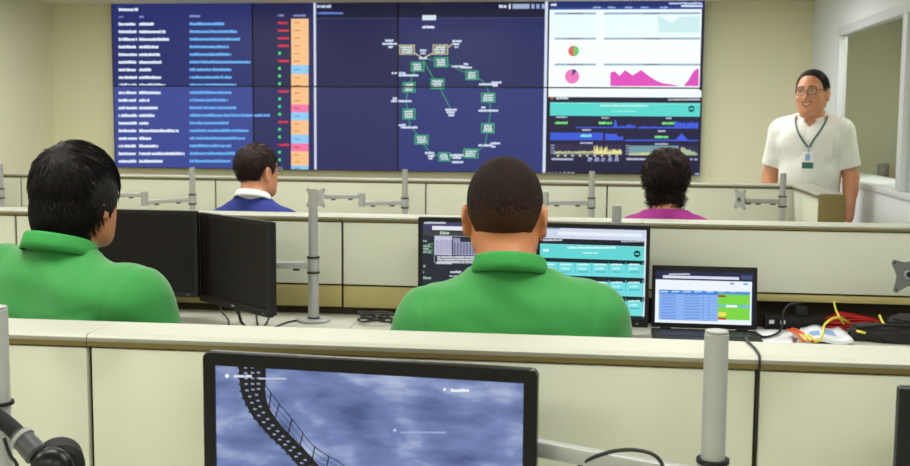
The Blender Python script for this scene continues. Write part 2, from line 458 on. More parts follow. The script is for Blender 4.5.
def arm(label, base, ztop, links, collar=None, r=0.0175, plate=None, clips=True, lower=None, rings=None, group='silver monitor arms'):
    """pole on a round foot; links = polyline [(x,y,z)...] from pole outwards, in world metres"""
    bx, by, bz = base
    t = thing('monitor_mount', label, 'monitor arm', base, 0, group)
    L = lambda p: (p[0]-bx, p[1]-by, p[2]-bz)
    cyl_obj('foot_plate', (0, 0, 0), (0, 0, 0.012), 0.062, M_SILVERL, t, n=36, bev=0.003)
    H = ztop-bz
    if lower:
        cyl_obj('lower_pole', (0, 0, 0.012), (0, 0, lower-bz), r*1.16, M_SILVERL, t, n=28)
        cyl_obj('pole', (0, 0, lower-bz), (0, 0, H), r, M_SILVERL, t, n=28, bev=0.0015)
    else: cyl_obj('pole', (0, 0, 0.012), (0, 0, H), r, M_SILVERL, t, n=28, bev=0.0015)
    cyl_obj('pole_cap', (0, 0, H), (0, 0, H+0.004), r*0.96, M_GREY, t, n=28, bev=0.0015)
    for z in (rings or []): cyl_obj('ring', (0, 0, z-bz-0.0025), (0, 0, z-bz+0.0025), r*1.3, M_BLACKM, t, n=28)
    if links:
        z0 = links[0][2]
        cyl_obj('collar', (0, 0, z0-bz-0.024), (0, 0, z0-bz+0.024), r*1.32, M_SILVERL, t, n=28, bev=0.002)
        for z in (-0.029, 0.029): cyl_obj('ring', (0, 0, z0+z-bz-0.0028), (0, 0, z0+z-bz+0.0028), r*1.38, M_BLACKM, t, n=28)
    for i, (a, b) in enumerate(zip(links, links[1:])):
        if abs(a[0]-b[0])+abs(a[1]-b[1]) < 0.03:
            x, y, _ = L(a); za, zb = sorted((L(a)[2], L(b)[2]))
            cyl_obj('elbow_joint', (x, y, za-0.019), (x, y, zb+0.019), 0.021, M_SILVERL, t, n=24, bev=0.003); continue
        bm = bmesh.new(); beam(bm, L(a), L(b), 0.022, 0.026); o = link_bm('arm_link', bm, M_SILVERL, t, auto=0.6)
        if clips:
            for q in (0.3, 0.75):
                c = Vector(L(a)).lerp(Vector(L(b)), q); d = (Vector(L(b))-Vector(L(a))).normalized()*0.013
                bm = bmesh.new(); beam(bm, c-d+Vector((0, 0, -0.0165)), c+d+Vector((0, 0, -0.0165)), 0.016, 0.008)
                link_bm('cable_clip', bm, M_BLACKM, o, auto=0.6)
    if plate: vesa(t, L(plate[0]), plate[1], *(plate[2:]))
    return t
YA = 6.6
arm('silver monitor arm at the left edge of the far row, only its pole in view', (-3.684, YA, ZD), 1.125, [(-3.684, YA, 0.95), (-3.93, 6.52, 0.95)])
arm('silver monitor arm with bent link, beside the thick haired man in green', (-2.45, YA, ZD), 1.123, [(-2.45, YA, 0.934), (-2.712, 6.50, 0.917), (-2.712, 6.50, 0.964), (-2.97, 6.45, 0.958)], plate=((-3.03, 6.41, 0.958), 0.3))
arm('silver monitor arm with a bare star plate, right of the man in the blue sweater', (-1.144, YA, ZD), 1.128, [(-1.144, YA, 0.934), (-1.382, 6.50, 0.934), (-1.382, 6.50, 0.976), (-1.60, 6.46, 0.972)], plate=((-1.640, 6.425, 0.968), 0.0))
arm('silver monitor arm behind the right ear of the man with cropped hair', (-0.048, YA, ZD), 1.131, [(-0.048, YA, 0.952), (-0.312, 6.50, 0.956), (-0.312, 6.50, 1.0), (-0.53, 6.46, 0.998)], plate=((-0.57, 6.42, 0.998), 0.0))
arm('silver monitor arm with a folded plate beside the corner, in front of the standing man', (1.027, YA, ZD), 1.135, [(1.027, YA, 0.978), (0.835, 6.50, 0.986), (0.80, 6.47, 0.99)], plate=((0.772, 6.44, 0.998), -1.15))
arm('tall silver monitor arm on a round foot right of the switched off monitors', (-1.062, 4.12, ZD), 1.166, [(-1.062, 4.12, 0.885), (-1.265, 4.06, 0.885)], lower=0.86, rings=[0.685])
arm('short silver pole standing behind the lit monitors of the man with cropped hair', (0.062, 4.165, ZD), 1.12, [(0.062, 4.165, 0.90), (-0.02, 4.14, 0.90)], clips=False)
arm('silver monitor arm with a star plate at the right edge, above the black bag', (1.30, 4.16, ZD), 1.12, [(1.30, 4.16, 0.94), (1.07, 3.98, 0.926)], plate=((1.028, 3.925, 0.928), 0.35, 0.057, 0.12, mat('dark silver metal', (112, 112, 108), 0.45, 0.4)))
arm('thick silver pole with a black ring right of the big sky monitor', (0.1725, 1.66, ZD), 1.131, [(0.1725, 1.66, 0.912), (-0.13, 1.725, 0.935)], clips=False, rings=[0.9405])
arm('silver pole at the left edge of the near desk, holding the black headset', (-0.930, 1.64, ZD), 1.138, [], rings=[0.9885])

# ================================================================== MONITORS
class Plane:
    def __init__(s, o, xa, za): s.o = Vector(o); s.x = Vector(xa); s.z = Vector(za); s.n = s.x.cross(s.z)
    def __call__(s, px, py):
        d = ray(px, py); t = (s.o-CAM).dot(s.n)/d.dot(s.n); p = CAM+d*t-s.o
        return (p.dot(s.x), p.dot(s.z))
def monitor(label, loc, rz, w, h, bez, th=0.035, stand=False, m=M_BLACK, canvas=None, base=M_OFF, zb=None, wall=None, st=1.0, group='desktop monitors', logo=False, rad=0.005):
    """loc = middle of the lower front edge; width w, height h, bez = (side, top, bottom)"""
    if stand: loc0 = (loc[0], loc[1], ZD); dz = loc[2]-ZD
    else: loc0 = loc; dz = 0
    t = thing('monitor', label, 'monitor', loc0, rz, group)
    sb, tb, bb = bez
    x0, x1, z0, z1 = -w/2+sb, w/2-sb, dz+bb, dz+h-tb
    bm = bmesh.new(); ring_frame(bm, w, dz, dz+h, (x0, x1, z0, z1), rad, 0.018)
    link_bm('bezel', bm, m, t, auto=0.6)
    bm = bmesh.new(); box(bm, (-w/2+0.004, 0.016, dz+0.004), (w/2-0.004, th, dz+h-0.004), 0.005); box(bm, (-w*0.3, th-0.004, dz+h*0.2), (w*0.3, th+0.018, dz+h*0.8), 0.01)
    link_bm('back_shell', bm, M_BLACKM, t, auto=0.6)
    if canvas:
        cv = Canvas(Plane(Vector(loc)+Vector((0, 0, -dz)), (math.cos(rz), math.sin(rz), 0), (0, 0, 1))); canvas(cv, (x0, x1, z0, z1))
    else: cv = Canvas(None)
    o = cv.build('screen', t, (x0, x1, z0, z1), base, 0.0002, st=st); o.location = (0, 0.0045, 0)
    if logo: box_obj('maker_mark', (-0.010, -0.0006, dz+bb*0.35), (0.010, 0.0004, dz+bb*0.6), M_GREY, t)
    box_obj('power_light', (w/2-sb-0.03, -0.0006, dz+bb*0.4), (w/2-sb-0.022, 0.0004, dz+bb*0.5), M_GREY, t)
    if stand:
        bm = bmesh.new(); box(bm, (-0.03, th+0.018, 0.012), (0.03, th+0.045, dz+h*0.6), 0.005); link_bm('stand_neck', bm, M_BLACKM, t, auto=0.6)
        bm = bmesh.new(); box(bm, (-0.11, -0.04, 0), (0.11, th+0.09, 0.012), 0.005); link_bm('stand_foot', bm, M_BLACKM, t, auto=0.6)
    else:
        bm = bmesh.new(); box(bm, (-0.05, th+0.0185, dz+h/2-0.05), (0.05, th+0.024, dz+h/2+0.05), 0.002); link_bm('mount_plate', bm, M_SILVER, t, auto=0.6)
    return t

# -- the big near monitor: cloudy sky with a dark spiral stair
def sky_material():
    m = bpy.data.materials.new('sky picture'); m.use_nodes = True; nt = m.node_tree; b = nt.nodes['Principled BSDF']
    b.inputs['Base Color'].default_value = (0.004, 0.004, 0.005, 1); b.inputs['Roughness'].default_value = 0.3; b.inputs['Specular IOR Level'].default_value = 0.25
    tc = nt.nodes.new('ShaderNodeTexCoord'); mp = nt.nodes.new('ShaderNodeMapping'); mp.inputs['Scale'].default_value = (6, 1, 15); mp.inputs['Rotation'].default_value = (0, 0.18, 0)
    n = nt.nodes.new('ShaderNodeTexNoise'); n.inputs['Scale'].default_value = 1.3; n.inputs['Detail'].default_value = 5; n.inputs['Distortion'].default_value = 0.15
    r = nt.nodes.new('ShaderNodeValToRGB'); e = r.color_ramp.elements
    e[0].position = 0.33; e[0].color = rgb((74, 90, 138)); e[1].position = 0.72; e[1].color = rgb((192, 204, 232))
    k = e.new(0.52); k.color = rgb((116, 134, 184))
    nt.links.new(tc.outputs['Object'], mp.inputs['Vector']); nt.links.new(mp.outputs['Vector'], n.inputs['Vector'])
    nt.links.new(n.outputs['Fac'], r.inputs['Fac']); nt.links.new(r.outputs['Color'], b.inputs['Emission Color']); b.inputs['Emission Strength'].default_value = 0.95
    return m
M_SKY = sky_material()
def draw_sky(c, R):
    dk = (16, 16, 22); cen = [(251, 360, 13.5), (251.5, 376, 13.5), (252.5, 393, 12), (259, 411, 9.5), (273, 430, 8), (289, 446, 7.5), (306, 465, 8), (324, 486, 8)]
    P = spline([q for q in cen], 6); N = []
    for i in range(len(P)):
        d = P[min(i+1, len(P)-1)]-P[max(i-1, 0)]; l = math.hypot(d.x, d.y); N.append((-d.y/l, d.x/l))
    for i in range(len(P)-1):
        a, b = P[i], P[i+1]; (nx, ny), (mx, my) = N[i], N[i+1]
        c.poly([(a.x-nx*a.z, a.y-ny*a.z), (b.x-mx*b.z, b.y-my*b.z), (b.x+mx*b.z, b.y+my*b.z), (a.x+nx*a.z, a.y+ny*a.z)], dk, 1)
        if i % 2 == 1:
            for s in ((-0.45, 0.0, 0.5) if i < 12 else (-0.2, 0.4)):
                q = a+Vector((nx, ny, 0))*a.z*s; c.rect(q.x-1.6, q.y-0.8, q.x+1.6, q.y+0.8, (150, 162, 196), 2)
            c.poly([(a.x+nx*(a.z-1), a.y+ny*a.z-1.2), (a.x+nx*(a.z+2.2), a.y+ny*(a.z+1)), (a.x+nx*(a.z-1), a.y+ny*a.z+1.6)], dk, 1)
    rail = [(262, 372), (263, 383), (277, 403), (292, 421), (302, 434), (312, 446), (326, 456), (340, 464), (352, 476)]
    R_ = spline([(x, y, 0) for x, y in rail], 5)
    for a, b in zip(R_, R_[1:]): c.line(a.x, a.y, b.x, b.y, 0.9, dk, 1)
    for (x, y), (x1, y1) in (((270, 393), (268, 410)), ((278, 405), (272, 428)), ((291, 420), (285, 442)), ((302, 434), (297, 454)), ((314, 447), (310, 466)), ((328, 457), (324, 476))): c.line(x, y, x1, y1, 1.3, dk, 1)
    for k in (5, 10): 
        for a, b in zip(R_[6:], R_[7:]): c.line(a.x-k*0.35, a.y+k, b.x-k*0.35, b.y+k, 0.5, dk, 1)
    c.disc(226, 376.5, 2, (240, 244, 250), 3); c.words(233, 252, 376.5, 3, (225, 232, 245), 3); c.words(258, 286, 379, 2, (190, 200, 225), 3)
    c.disc(444, 390, 1.6, (230, 236, 250), 3); c.words(450, 470, 391, 3.2, (235, 240, 250), 3)
    c.disc(394, 431, 1.5, (190, 205, 235), 3); c.words(400, 446, 433, 2, (150, 172, 212), 3)
pl, pr = at_y(202, 351.5, 1.70), at_y(537.5, 370, 1.652)
wn = (Vector((pr.x, pr.y))-Vector((pl.x, pl.y))).length; rzn = math.atan2(pr.y-pl.y, pr.x-pl.x)
zt = (pl.z+pr.z)/2; hn = 0.325
monitor('big black monitor at the bottom, showing a cloudy sky with a dark curved stair', ((pl.x+pr.x)/2, (pl.y+pr.y)/2, zt-hn), rzn, wn, hn, (0.0205, 0.0215, 0.03), canvas=draw_sky, base=M_SKY, m=M_GLOSSB, th=0.03, rad=0.012)
pe = at_y(895.5, 384, 1.6)
monitor('black monitor cut off by the right edge of the photo, on the nearest desk', (pe.x+0.255, 1.57, pe.z-0.335), -0.03, 0.51, 0.335, (0.018, 0.02, 0.03), stand=True)

# -- switched off pair on the left
pa = at_y(195, 210.5, 4.10)
monitor('switched off black monitor beside the head of the dark haired man in green', (pa.x-0.25, 4.12, 0.748), -0.02, 0.505, 0.332, (0.015, 0.015, 0.022), stand=True, logo=True)
q0, q1 = Vector((-1.526, 4.165)), Vector((-1.148, 3.835))
monitor('switched off black monitor turned sideways, left of the tall silver pole', ((q0.x+q1.x)/2, (q0.y+q1.y)/2, 0.729), math.atan2(q1.y-q0.y, q1.x-q0.x), (q1-q0).length, 0.343, (0.016, 0.016, 0.026), logo=True)

# -- lit pair in front of the man with cropped hair
def draw_code(c, R):
    bg = (34, 38, 50)
    for k in range(0, 1): pass
    c.rect(423, 222, 535, 227, (70, 64, 104), 1); c.words(424, 446, 222.8, 2.2, (190, 200, 215), 2)
    c.rect(432, 226, 480, 230, (226, 228, 240), 2); c.rect(423, 226, 431, 231, (60, 62, 100), 2)
    c.rect(423, 231, 535, 236, (58, 66, 66), 1); c.words(440, 450, 233, 3, (190, 210, 190), 2)
    c.rect(434.5, 236, 452, 255, (196, 198, 220), 2); c.rect(453, 238, 476, 255, (150, 150, 182), 2)
    c.rect(460, 238, 471, 242, (40, 42, 54), 3)
    for k in range(9): c.rect(436+k*1.9, 240, 436.7+k*1.9, 254, (120, 122, 156), 3)
    for k in range(7): c.rect(454+k*3.1, 243, 455.2+k*3.1, 254, (92, 92, 122), 3)
    c.frame(434, 235.5, 477, 263, 0.7, (150, 154, 170), 3)
    for k in range(3): c.words(437, 475, 257+k*2.4, 2, (210, 214, 224), 4)
    c.rect(436, 262, 452, 264, (200, 204, 214), 3)
    for y, x1 in ((241, 427), (246, 430), (249, 429), (252, 431), (266, 426), (272, 424), (278, 431)): c.words(423, x1, y, 2.4, (150, 180, 168), 2)
    c.words(450, 462, 272, 2.4, (200, 204, 214), 2); c.words(449, 470, 276, 2, (170, 176, 190), 2)
    for y in range(244, 254, 3): c.words(428, 433, y, 1.6, (90, 150, 100), 2)
pq = at_y(418, 217, 4.05)
monitor('lit monitor with dark tables, at the left of the man with cropped hair', (pq.x+0.2095, 4.05, 0.712), -0.01, 0.419, pq.z-0.712, (0.014, 0.016, 0.026), canvas=draw_code, base=emat((36, 40, 54)))
def draw_teal(c, R):
    teal = (96, 214, 212); tile = (112, 220, 224); dk = (18, 32, 44)
    c.rect(536, 226.5, 650, 244, (206, 216, 236), 1); c.rect(536, 222, 650, 227.5, (40, 46, 66), 2); c.words(538, 560, 228.5, 1.6, (120, 150, 190), 3)
    c.words(638, 646, 227, 2, (200, 210, 225), 3); c.rect(558, 231.5, 642, 235, (232, 238, 250), 2)
    c.rect(536, 238, 644.5, 243.5, (22, 26, 40), 2); c.words(543, 562, 240, 2, (210, 215, 225), 3); c.rect(540, 239, 542, 240.6, (220, 90, 60), 3); c.words(621, 644, 241.5, 1.6, (170, 180, 190), 3)
    c.rect(536, 243.3, 644.5, 262, teal, 1); c.words(567, 616, 247.6, 2.4, (200, 245, 245), 3); c.words(583, 598, 253, 2, (190, 240, 240), 3)
    c.words(543, 549, 250, 3, (220, 250, 250), 3); c.disc(637, 254, 3.4, dk, 3); c.rect(635, 253.2, 639, 254.8, teal, 4)
    for y0, y1 in ((257.5, 261.5), (274.5, 279.5), (293, 298), (312, 316.5)): c.rect(536, y0, 644.5, y1, dk, 2)
    for y0, y1 in ((261.5, 274.5), (279.5, 293), (298, 312)):
        c.rect(536, y0, 644.5, y1, tile, 1)
        for x in range(542, 640, 17):
            c.rect(x+15.5, y0+1, x+16.3, y1-1, (78, 190, 200), 3); c.words(x+1, x+13, y0+3, 1.8, (210, 248, 248), 3); c.words(x+2, x+11, y0+7, 2.4, (180, 240, 240), 3); c.words(x+2, x+13, y0+10.5, 1.4, (70, 170, 185), 3)
    c.rect(644.5, 238, 647.5, 318, (222, 230, 240), 2); c.rect(536, 316.5, 650, 318.5, (226, 232, 240), 3); c.rect(536, 318.5, 650, 330, (24, 34, 52), 3)
    for k in range(6): c.rect(545+k*5, 319.6, 547+k*5, 321.4, (190, 205, 220), 4)
pa, pb = at_y(536.5, 221.5, 4.06), at_y(650.5, 226.5, 4.03)
monitor('lit monitor with teal dashboard, at the right of the man with cropped hair', ((pa.x+pb.x)/2, 4.045, 0.7), math.atan2(-0.03, pb.x-pa.x), pb.x-pa.x, (pa.z+pb.z)/2-0.7, (0.013, 0.015, 0.03), canvas=draw_teal, base=emat((22, 34, 48)))

# ================================================================== LAPTOP
hy = 4.085
la, lb = at_y(651, 334, hy), at_y(756.5, 335, hy); lw = lb.x-la.x
lt = thing('laptop', 'open black laptop showing a blue and green table, right of the man with cropped hair', 'laptop', ((la.x+lb.x)/2, hy, ZD), math.radians(-0.5))
bm = bmesh.new(); box(bm, (-lw/2, -0.245, 0.002), (lw/2, 0.004, 0.021), 0.004); link_bm('base', bm, M_BLACKM, lt, auto=0.6)
bm = bmesh.new()
for r in range(5):
    for k in range(14): x = -lw/2+0.03+k*(lw-0.06)/14; box(bm, (x+0.001, -0.045-r*0.019-0.017, 0.0208), (x+(lw-0.06)/14-0.001, -0.045-r*0.019, 0.0225))
link_bm('keyboard', bm, M_BLACK, lt)
box_obj('touchpad', (-0.05, -0.225, 0.0207), (0.05, -0.16, 0.0215), M_BLACK, lt)
for x in (-lw/2+0.03, lw/2-0.07): cyl_obj('hinge', (x, 0.001, 0.023), (x+0.04, 0.001, 0.023), 0.006, M_BLACK, lt, n=12)
tl = math.radians(8); lh = 0.223
lid = box_obj('lid', (-lw/2, 0, 0), (lw/2, 0.009, lh), M_BLACKM, lt, 0.003); lid.location = (0, 0.001, 0.024); lid.rotation_euler = (-tl, 0, 0)
def draw_table(c):
    navy = (22, 30, 66)
    c.rect(655, 273, 752, 279, navy, 1); c.rect(663, 275.2, 739, 278, (214, 222, 240), 2); c.words(669, 690, 274, 1.6, (200, 210, 230), 3); c.rect(741, 275.5, 752, 279.5, (60, 80, 120), 2)
    c.rect(655, 279.3, 752, 326, (236, 244, 252), 1); c.words(730, 734, 283.5, 2, (120, 130, 150), 3); c.words(743, 748, 284, 2, (110, 160, 230), 3)
    c.rect(659, 289.5, 750, 293.6, (60, 132, 214), 2)
    for k in range(8): c.words(660+k*11.5, 668+k*11.5, 291.5, 1.6, (190, 220, 245), 3)
    c.rect(659, 293.6, 718, 319.5, (140, 180, 242), 2)
    for k in range(9): c.rect(659, 295.8+k*2.9, 718, 296.3+k*2.9, (112, 152, 226), 3); c.words(661, 676, 295+k*2.9, 1, (90, 130, 210), 4); c.words(684, 700, 295+k*2.9, 1, (100, 140, 215), 4)
    for x in (703, 708.5): c.rect(x, 293.6, x+1, 319.5, (118, 150, 232), 3)
    c.rect(718, 293.6, 750, 319.5, (122, 214, 66), 2); c.rect(718, 295, 726, 297, (150, 60, 30), 3); c.rect(718, 312, 726, 316, (238, 226, 80), 3); c.rect(718, 317.4, 726, 319.6, (196, 50, 24), 3)
    c.rect(718, 304, 750, 307.5, (110, 200, 160), 3); c.rect(726, 305, 737, 307.2, (245, 250, 250), 4); c.rect(743, 305, 750, 308, (130, 180, 220), 4)
    c.rect(655, 325.2, 752, 330, navy, 3)
    for k in range(7): c.rect(685+k*5, 326.4, 687+k*5, 328, (170, 190, 220), 4)
    c.words(735, 750, 327, 1.6, (150, 165, 195), 4)
_m = Matrix.Rotation(math.radians(-0.5), 3, 'Z')@Matrix.Rotation(-tl, 3, 'X')
cv = Canvas(Plane(Vector(lt.location)+Matrix.Rotation(math.radians(-0.5), 3, 'Z')@Vector((0, 0.001, 0.024)), _m@Vector((1, 0, 0)), _m@Vector((0, 0, 1)))); draw_table(cv)
so = cv.build('screen', lid, (-lw/2+0.0125, lw/2-0.0125, 0.017, lh-0.02), emat((22, 30, 66)), 0.0002); so.location = (0, -0.0008, 0)

# ================================================================== VIDEO WALL
VY, VX0, VZ0, PW, PH = 9.157, -4.0785, 0.9955, 1.215, 0.6866
cv = Canvas(Plane((0, VY, 0), (1, 0, 0), (0, 0, 1)))
W = (226, 236, 252); CY = (104, 176, 244); RED = (226, 44, 70); GRN = (74, 226, 130)
# left window: event list
cv.words(118.5, 139, 9.5, 3.0, (225, 235, 250)); cv.words(118.5, 124, 16.7, 2.2, (120, 135, 190)); cv.words(139, 144, 16.7, 2.2, (130, 145, 200)); cv.words(189.5, 201, 16, 2.4, (130, 150, 205))
cv.words(278, 284, 15.4, 2.2, (130, 145, 200)); cv.words(293, 306, 15.4, 2.2, (130, 145, 200))
nm = [142, 172, 180, 152, 158, 160, 132, 158, 172, 160, 128, 152, 142, 128, 204, 135, 152, 220, 162]
bl = [322, 356, 362, 334, 341, 392, 340, 341, 354, 341, 334, 353, 443, 334, 387, 378, 340, 352, 340]
st = 'RRRRGRGGGRGGGRGGRGG'
for i in range(19):
    y = 24.0+i*7.62
    cv.words(118.5, 137, y, 3.0, W, 2, 1.0); cv.words(139, 100+nm[i]/2.59, y, 3.0, W, 2, 1.0)
    cv.words(189.5, 100+bl[i]/2.59, y-0.2, 3.0, CY, 2)
    if st[i] == 'R': cv.words(278, 289, y-1.2, 2.4, RED, 2)
    else: cv.rect(278.2, y-2.6, 280.8, y, GRN, 2)
O_, B_, P_ = (250, 196, 140), (146, 204, 244), (244, 122, 168)
for a, b, c in ((50, 170, O_), (170, 193, B_), (193, 272, O_), (272, 292, P_), (292, 313, B_), (313, 350, O_), (350, 373, B_), (373, 393, P_), (393, 430, O_), (430, 445, B_)):
    cv.rect(291, a/2.59-0.6, 308.5, b/2.59-0.6, c, 2)
    n = max(1, round((b-a)/20))
    for k in range(n): cv.words(294, 300, (a+(k+0.5)*(b-a)/n)/2.59-0.6, 1.6, (max(c[0]-40, 0), c[1]-50, c[2]-50), 3)
    for k in range(1, n): cv.rect(291, (a+k*(b-a)/n)/2.59-0.75, 308.5, (a+k*(b-a)/n)/2.59-0.45, (c[0]-30, c[1]-30, c[2]-20), 3)
cv.rect(309.5, -3, 312, 180, (40, 42, 92), 1); cv.rect(313.4, -3, 315.8, 182, (206, 216, 240), 4)
# middle window: network ring
cv.rect(316, -6, 545, 18.5, (26, 26, 56), 1); cv.rect(316, 18.2, 545, 18.8, (70, 76, 120), 2)
cv.words(316.8, 331, 6.3, 3, (190, 200, 230)); cv.words(317, 344, 13, 2.4, (96, 130, 216))
cv.words(499, 508, 6.3, 3, (210, 218, 240)); cv.rect(509, 4, 510.6, 8.8, (240, 244, 250), 3); cv.rect(512.6, 4, 529.5, 8.8, (158, 176, 206), 3)
for x in (531.5, 536.5, 541.8): cv.rect(x, 4, x+3, 8.6, (150, 170, 216), 3)
cv.rect(422.4, 15.2, 436, 20.2, (214, 230, 236), 3); cv.words(422.4, 435, 27, 2.6, (230, 236, 250), 3)
Q = lambda x, y: (380+x/3.454, 30+y/3.454)
def ln(pts, c, w=0.75):
    for a, b in zip(pts, pts[1:]): cv.line(*Q(*a), *Q(*b), w, c, 2)
g1, yl = (56, 170, 108), (214, 206, 150)
ln([(58, 48), (68, 55)], yl); ln([(120, 80), (148, 97)], yl, 1); ln([(182, 80), (150, 97)], yl, 1); ln([(235, 60), (255, 44)], yl, 1)
for L_ in ([(150, 97), (187, 105)], [(235, 118), (300, 150)], [(340, 165), (368, 190), (375, 217)], [(378, 250), (383, 280), (375, 322)], [(370, 356), (362, 398), (340, 415)],
           [(288, 435), (243, 440)], [(202, 435), (175, 424), (150, 395)], [(130, 362), (103, 330), (100, 308)], [(95, 272), (90, 245), (95, 215)], [(105, 180), (112, 155), (120, 143)], [(150, 105), (185, 168)], [(208, 203), (245, 275)]): ln(L_, g1)
def node(x0, x1, y0, y1, c, fill):
    a, b = Q(x0, y0), Q(x1, y1); cv.rect(*a, *b, fill, 3); cv.frame(*a, *b, 0.75, c, 4)
    h = (b[1]-a[1]-2.4)/3
    for k in range(3): cv.words(a[0]+1.3+random.uniform(0, 1.5), b[0]-1.3-random.uniform(0, 1.5), a[1]+1.2+h*(k+0.5), h*0.85, (206, 228, 226), 5)
for n_ in ((67, 120, 51, 85), (182, 235, 50, 85)): node(*n_, yl, (110, 104, 112))
for n_ in ((187, 235, 94, 128), (107, 153, 110, 143), (175, 223, 168, 203), (296, 340, 140, 172), (78, 122, 180, 215), (350, 398, 217, 250), (78, 122, 272, 308), (350, 395, 322, 356), (120, 167, 362, 395), (288, 340, 410, 442), (202, 243, 422, 453)): node(*n_, (60, 196, 118), (48, 92, 110))
for x0, x1, y in ((18, 48, 36), (8, 60, 47), (28, 46, 58), (250, 282, 38), (254, 276, 48), (258, 272, 58), (138, 162, 70), (140, 160, 80), (135, 163, 97), (40, 88, 148), (65, 133, 156), (248, 292, 125), (290, 308, 117), (280, 320, 129), (342, 408, 187), (384, 420, 181), (388, 408, 192),
                (44, 62, 236), (38, 110, 245), (350, 366, 267), (340, 408, 278), (64, 88, 328), (72, 132, 336), (340, 390, 398), (382, 416, 391), (384, 402, 402), (155, 192, 424), (165, 188, 434), (168, 184, 443), (243, 292, 432), (250, 282, 441), (248, 288, 456), (225, 270, 275), (230, 262, 284), (236, 258, 294)):
    cv.words(*[Q(x0, y)[0], Q(x1, y)[0], Q(x0, y)[1]], 2.3, (214, 226, 246), 3)
cv.rect(545.3, -6, 548.2, 182, (214, 224, 244), 4)
# right window: charts
S = lambda x, y: (540+x/2.589, y/2.589)
cv.rect(549, -6, 704, 9.8, (36, 50, 110), 1); cv.rect(549, 7.6, 704, 9.8, (52, 84, 160), 2); cv.words(551, 557, 4.6, 2.6, (225, 232, 245), 3)
for x in (597, 612, 629, 645, 664): cv.words(x-4, x+4, 7.4, 2, (150, 180, 230), 3)
cv.words(669, 703, 3.2, 2.2, (190, 205, 240), 3); cv.words(681, 703, 5.8, 2.2, (225, 235, 250), 3)
cv.rect(549.7, 9.8, 701.8, 97, (240, 250, 254), 1, 1.08)
cv.rect(551, 11, 601, 36, (232, 247, 252), 2, 1.05); cv.rect(604, 11, 700, 36, (232, 247, 252), 2, 1.05)
cv.area([S(306, 40), S(340, 60), S(360, 44), S(414, 42)], S(0, 84)[1], (208, 238, 240), 3)
for y in (35, 100, 167):
    for x0, x1 in ((38, 145), (165, 415)):
        a = S(x0, y); b = S(x1, y); cv.rect(a[0], a[1]-1, b[0], a[1]+1, (150, 178, 196), 3)
        cv.words((a[0]+b[0])/2-8, (a[0]+b[0])/2+8, a[1], 1.6, (110, 130, 150), 4)
c0 = S(87, 132); cv.disc(*c0, 5.4, (96, 206, 108), 3, -PI/2, PI/2); cv.disc(*c0, 5.4, (232, 96, 92), 3, PI/2, 3*PI/2)
c0 = S(83, 198); cv.disc(*c0, 7.2, (240, 120, 196), 3); cv.disc(*c0, 7.4, (52, 60, 120), 4, -1.5, -0.9)
MG = (226, 78, 190)
cv.area([S(*p) for p in ((182, 188), (193, 184), (206, 196), (220, 181), (240, 195), (262, 181), (281, 196), (300, 208), (316, 215), (340, 218), (360, 222.5))], S(0, 223)[1], MG, 3)
cv.area([S(*p) for p in ((372, 222.5), (385, 206), (396, 186), (405, 178), (411, 178))], S(0, 223)[1], MG, 3)
cv.rect(549.7, 89.8, 701.8, 96.6, (240, 250, 254), 3, 1.05)
cv.rect(549, 96.8, 702.5, 180, (30, 28, 62), 1); cv.rect(549, 96.8, 702.5, 100.6, (24, 26, 46), 2); cv.words(556, 569, 98, 2.4, (210, 216, 230), 3); cv.rect(551, 97, 553, 99.4, (220, 110, 60), 3); cv.words(668, 700, 99.4, 2, (190, 190, 200), 3)
T = lambda x, y: (545+x/4.906, 85+y/4.906)
def tr(x0, y0, x1, y1, c, L=2): cv.rect(*T(x0, y0), *T(x1, y1), c, L)
tr(25, 85, 762, 150, (88, 216, 206), 3); tr(25, 85, 762, 92, (120, 226, 216), 4)
cv.words(*[T(270, 0)[0], T(510, 0)[0], T(0, 101)[1]], 2.4, (170, 240, 226), 5); cv.words(T(330, 0)[0], T(450, 0)[0], T(0, 128)[1], 1.8, (150, 236, 220), 5)
cv.disc(*T(718, 117), 3.2, (22, 60, 84), 5); cv.rect(T(708, 0)[0], T(0, 113)[1], T(728, 0)[0], T(0, 121)[1], (88, 216, 206), 6)
def lab(x0, x1, y, c, h=2.2): cv.words(T(x0, 0)[0], T(x1, 0)[0], T(0, y)[1], h, c, 5)
for x0, x1, y in ((55, 110, 157), (278, 318, 160), (593, 623, 162), (183, 228, 220), (555, 592, 226), (172, 236, 284), (540, 606, 289)): lab(x0, x1, y, (186, 192, 214), 1.8)
for x0, x1, y in ((50, 115, 185), (264, 330, 186), (574, 636, 187), (538, 608, 254)): lab(x0, x1, y, (120, 236, 120), 2.6)
lab(174, 232, 248, (130, 236, 220), 2.8)
BL = (62, 92, 222)
random.seed(4)
def strip(x0, x1, base, f, c, n):
    P = [T(x0+(x1-x0)*i/n, base-f(i/n)) for i in range(n+1)]; cv.area(P, T(0, base)[1], c, 3)
strip(150, 445, 211, lambda t: 5+(34 if 0.64 < t < 0.69 else 0)+(random.uniform(2, 14) if t > 0.7 else 0), BL, 40)
strip(455, 635, 213, lambda t: 6+random.uniform(0, 4), BL, 24); strip(636, 752, 213, lambda t: random.uniform(20, 38), BL, 22)
strip(25, 285, 271, lambda t: 37, BL, 2)
for k in range(22): tr(28+k*12, 236, 30+k*12, 271, (44, 62, 160), 4)
strip(296, 384, 271, lambda t: random.uniform(26, 38) if t < 0.62 else random.uniform(10, 22), BL, 26)
strip(395, 640, 275, lambda t: 7, BL, 8); strip(640, 700, 275, lambda t: 7+32*(1-abs(t-0.5)*2), BL, 10); strip(700, 752, 275, lambda t: 6, BL, 3)
tr(28, 290, 378, 350, (48, 40, 78), 2)
strip(45, 240, 340, lambda t: 12+random.uniform(0, 6), (206, 204, 150), 40); strip(45, 240, 340, lambda t: 5+random.uniform(0, 6), (120, 140, 130), 30)
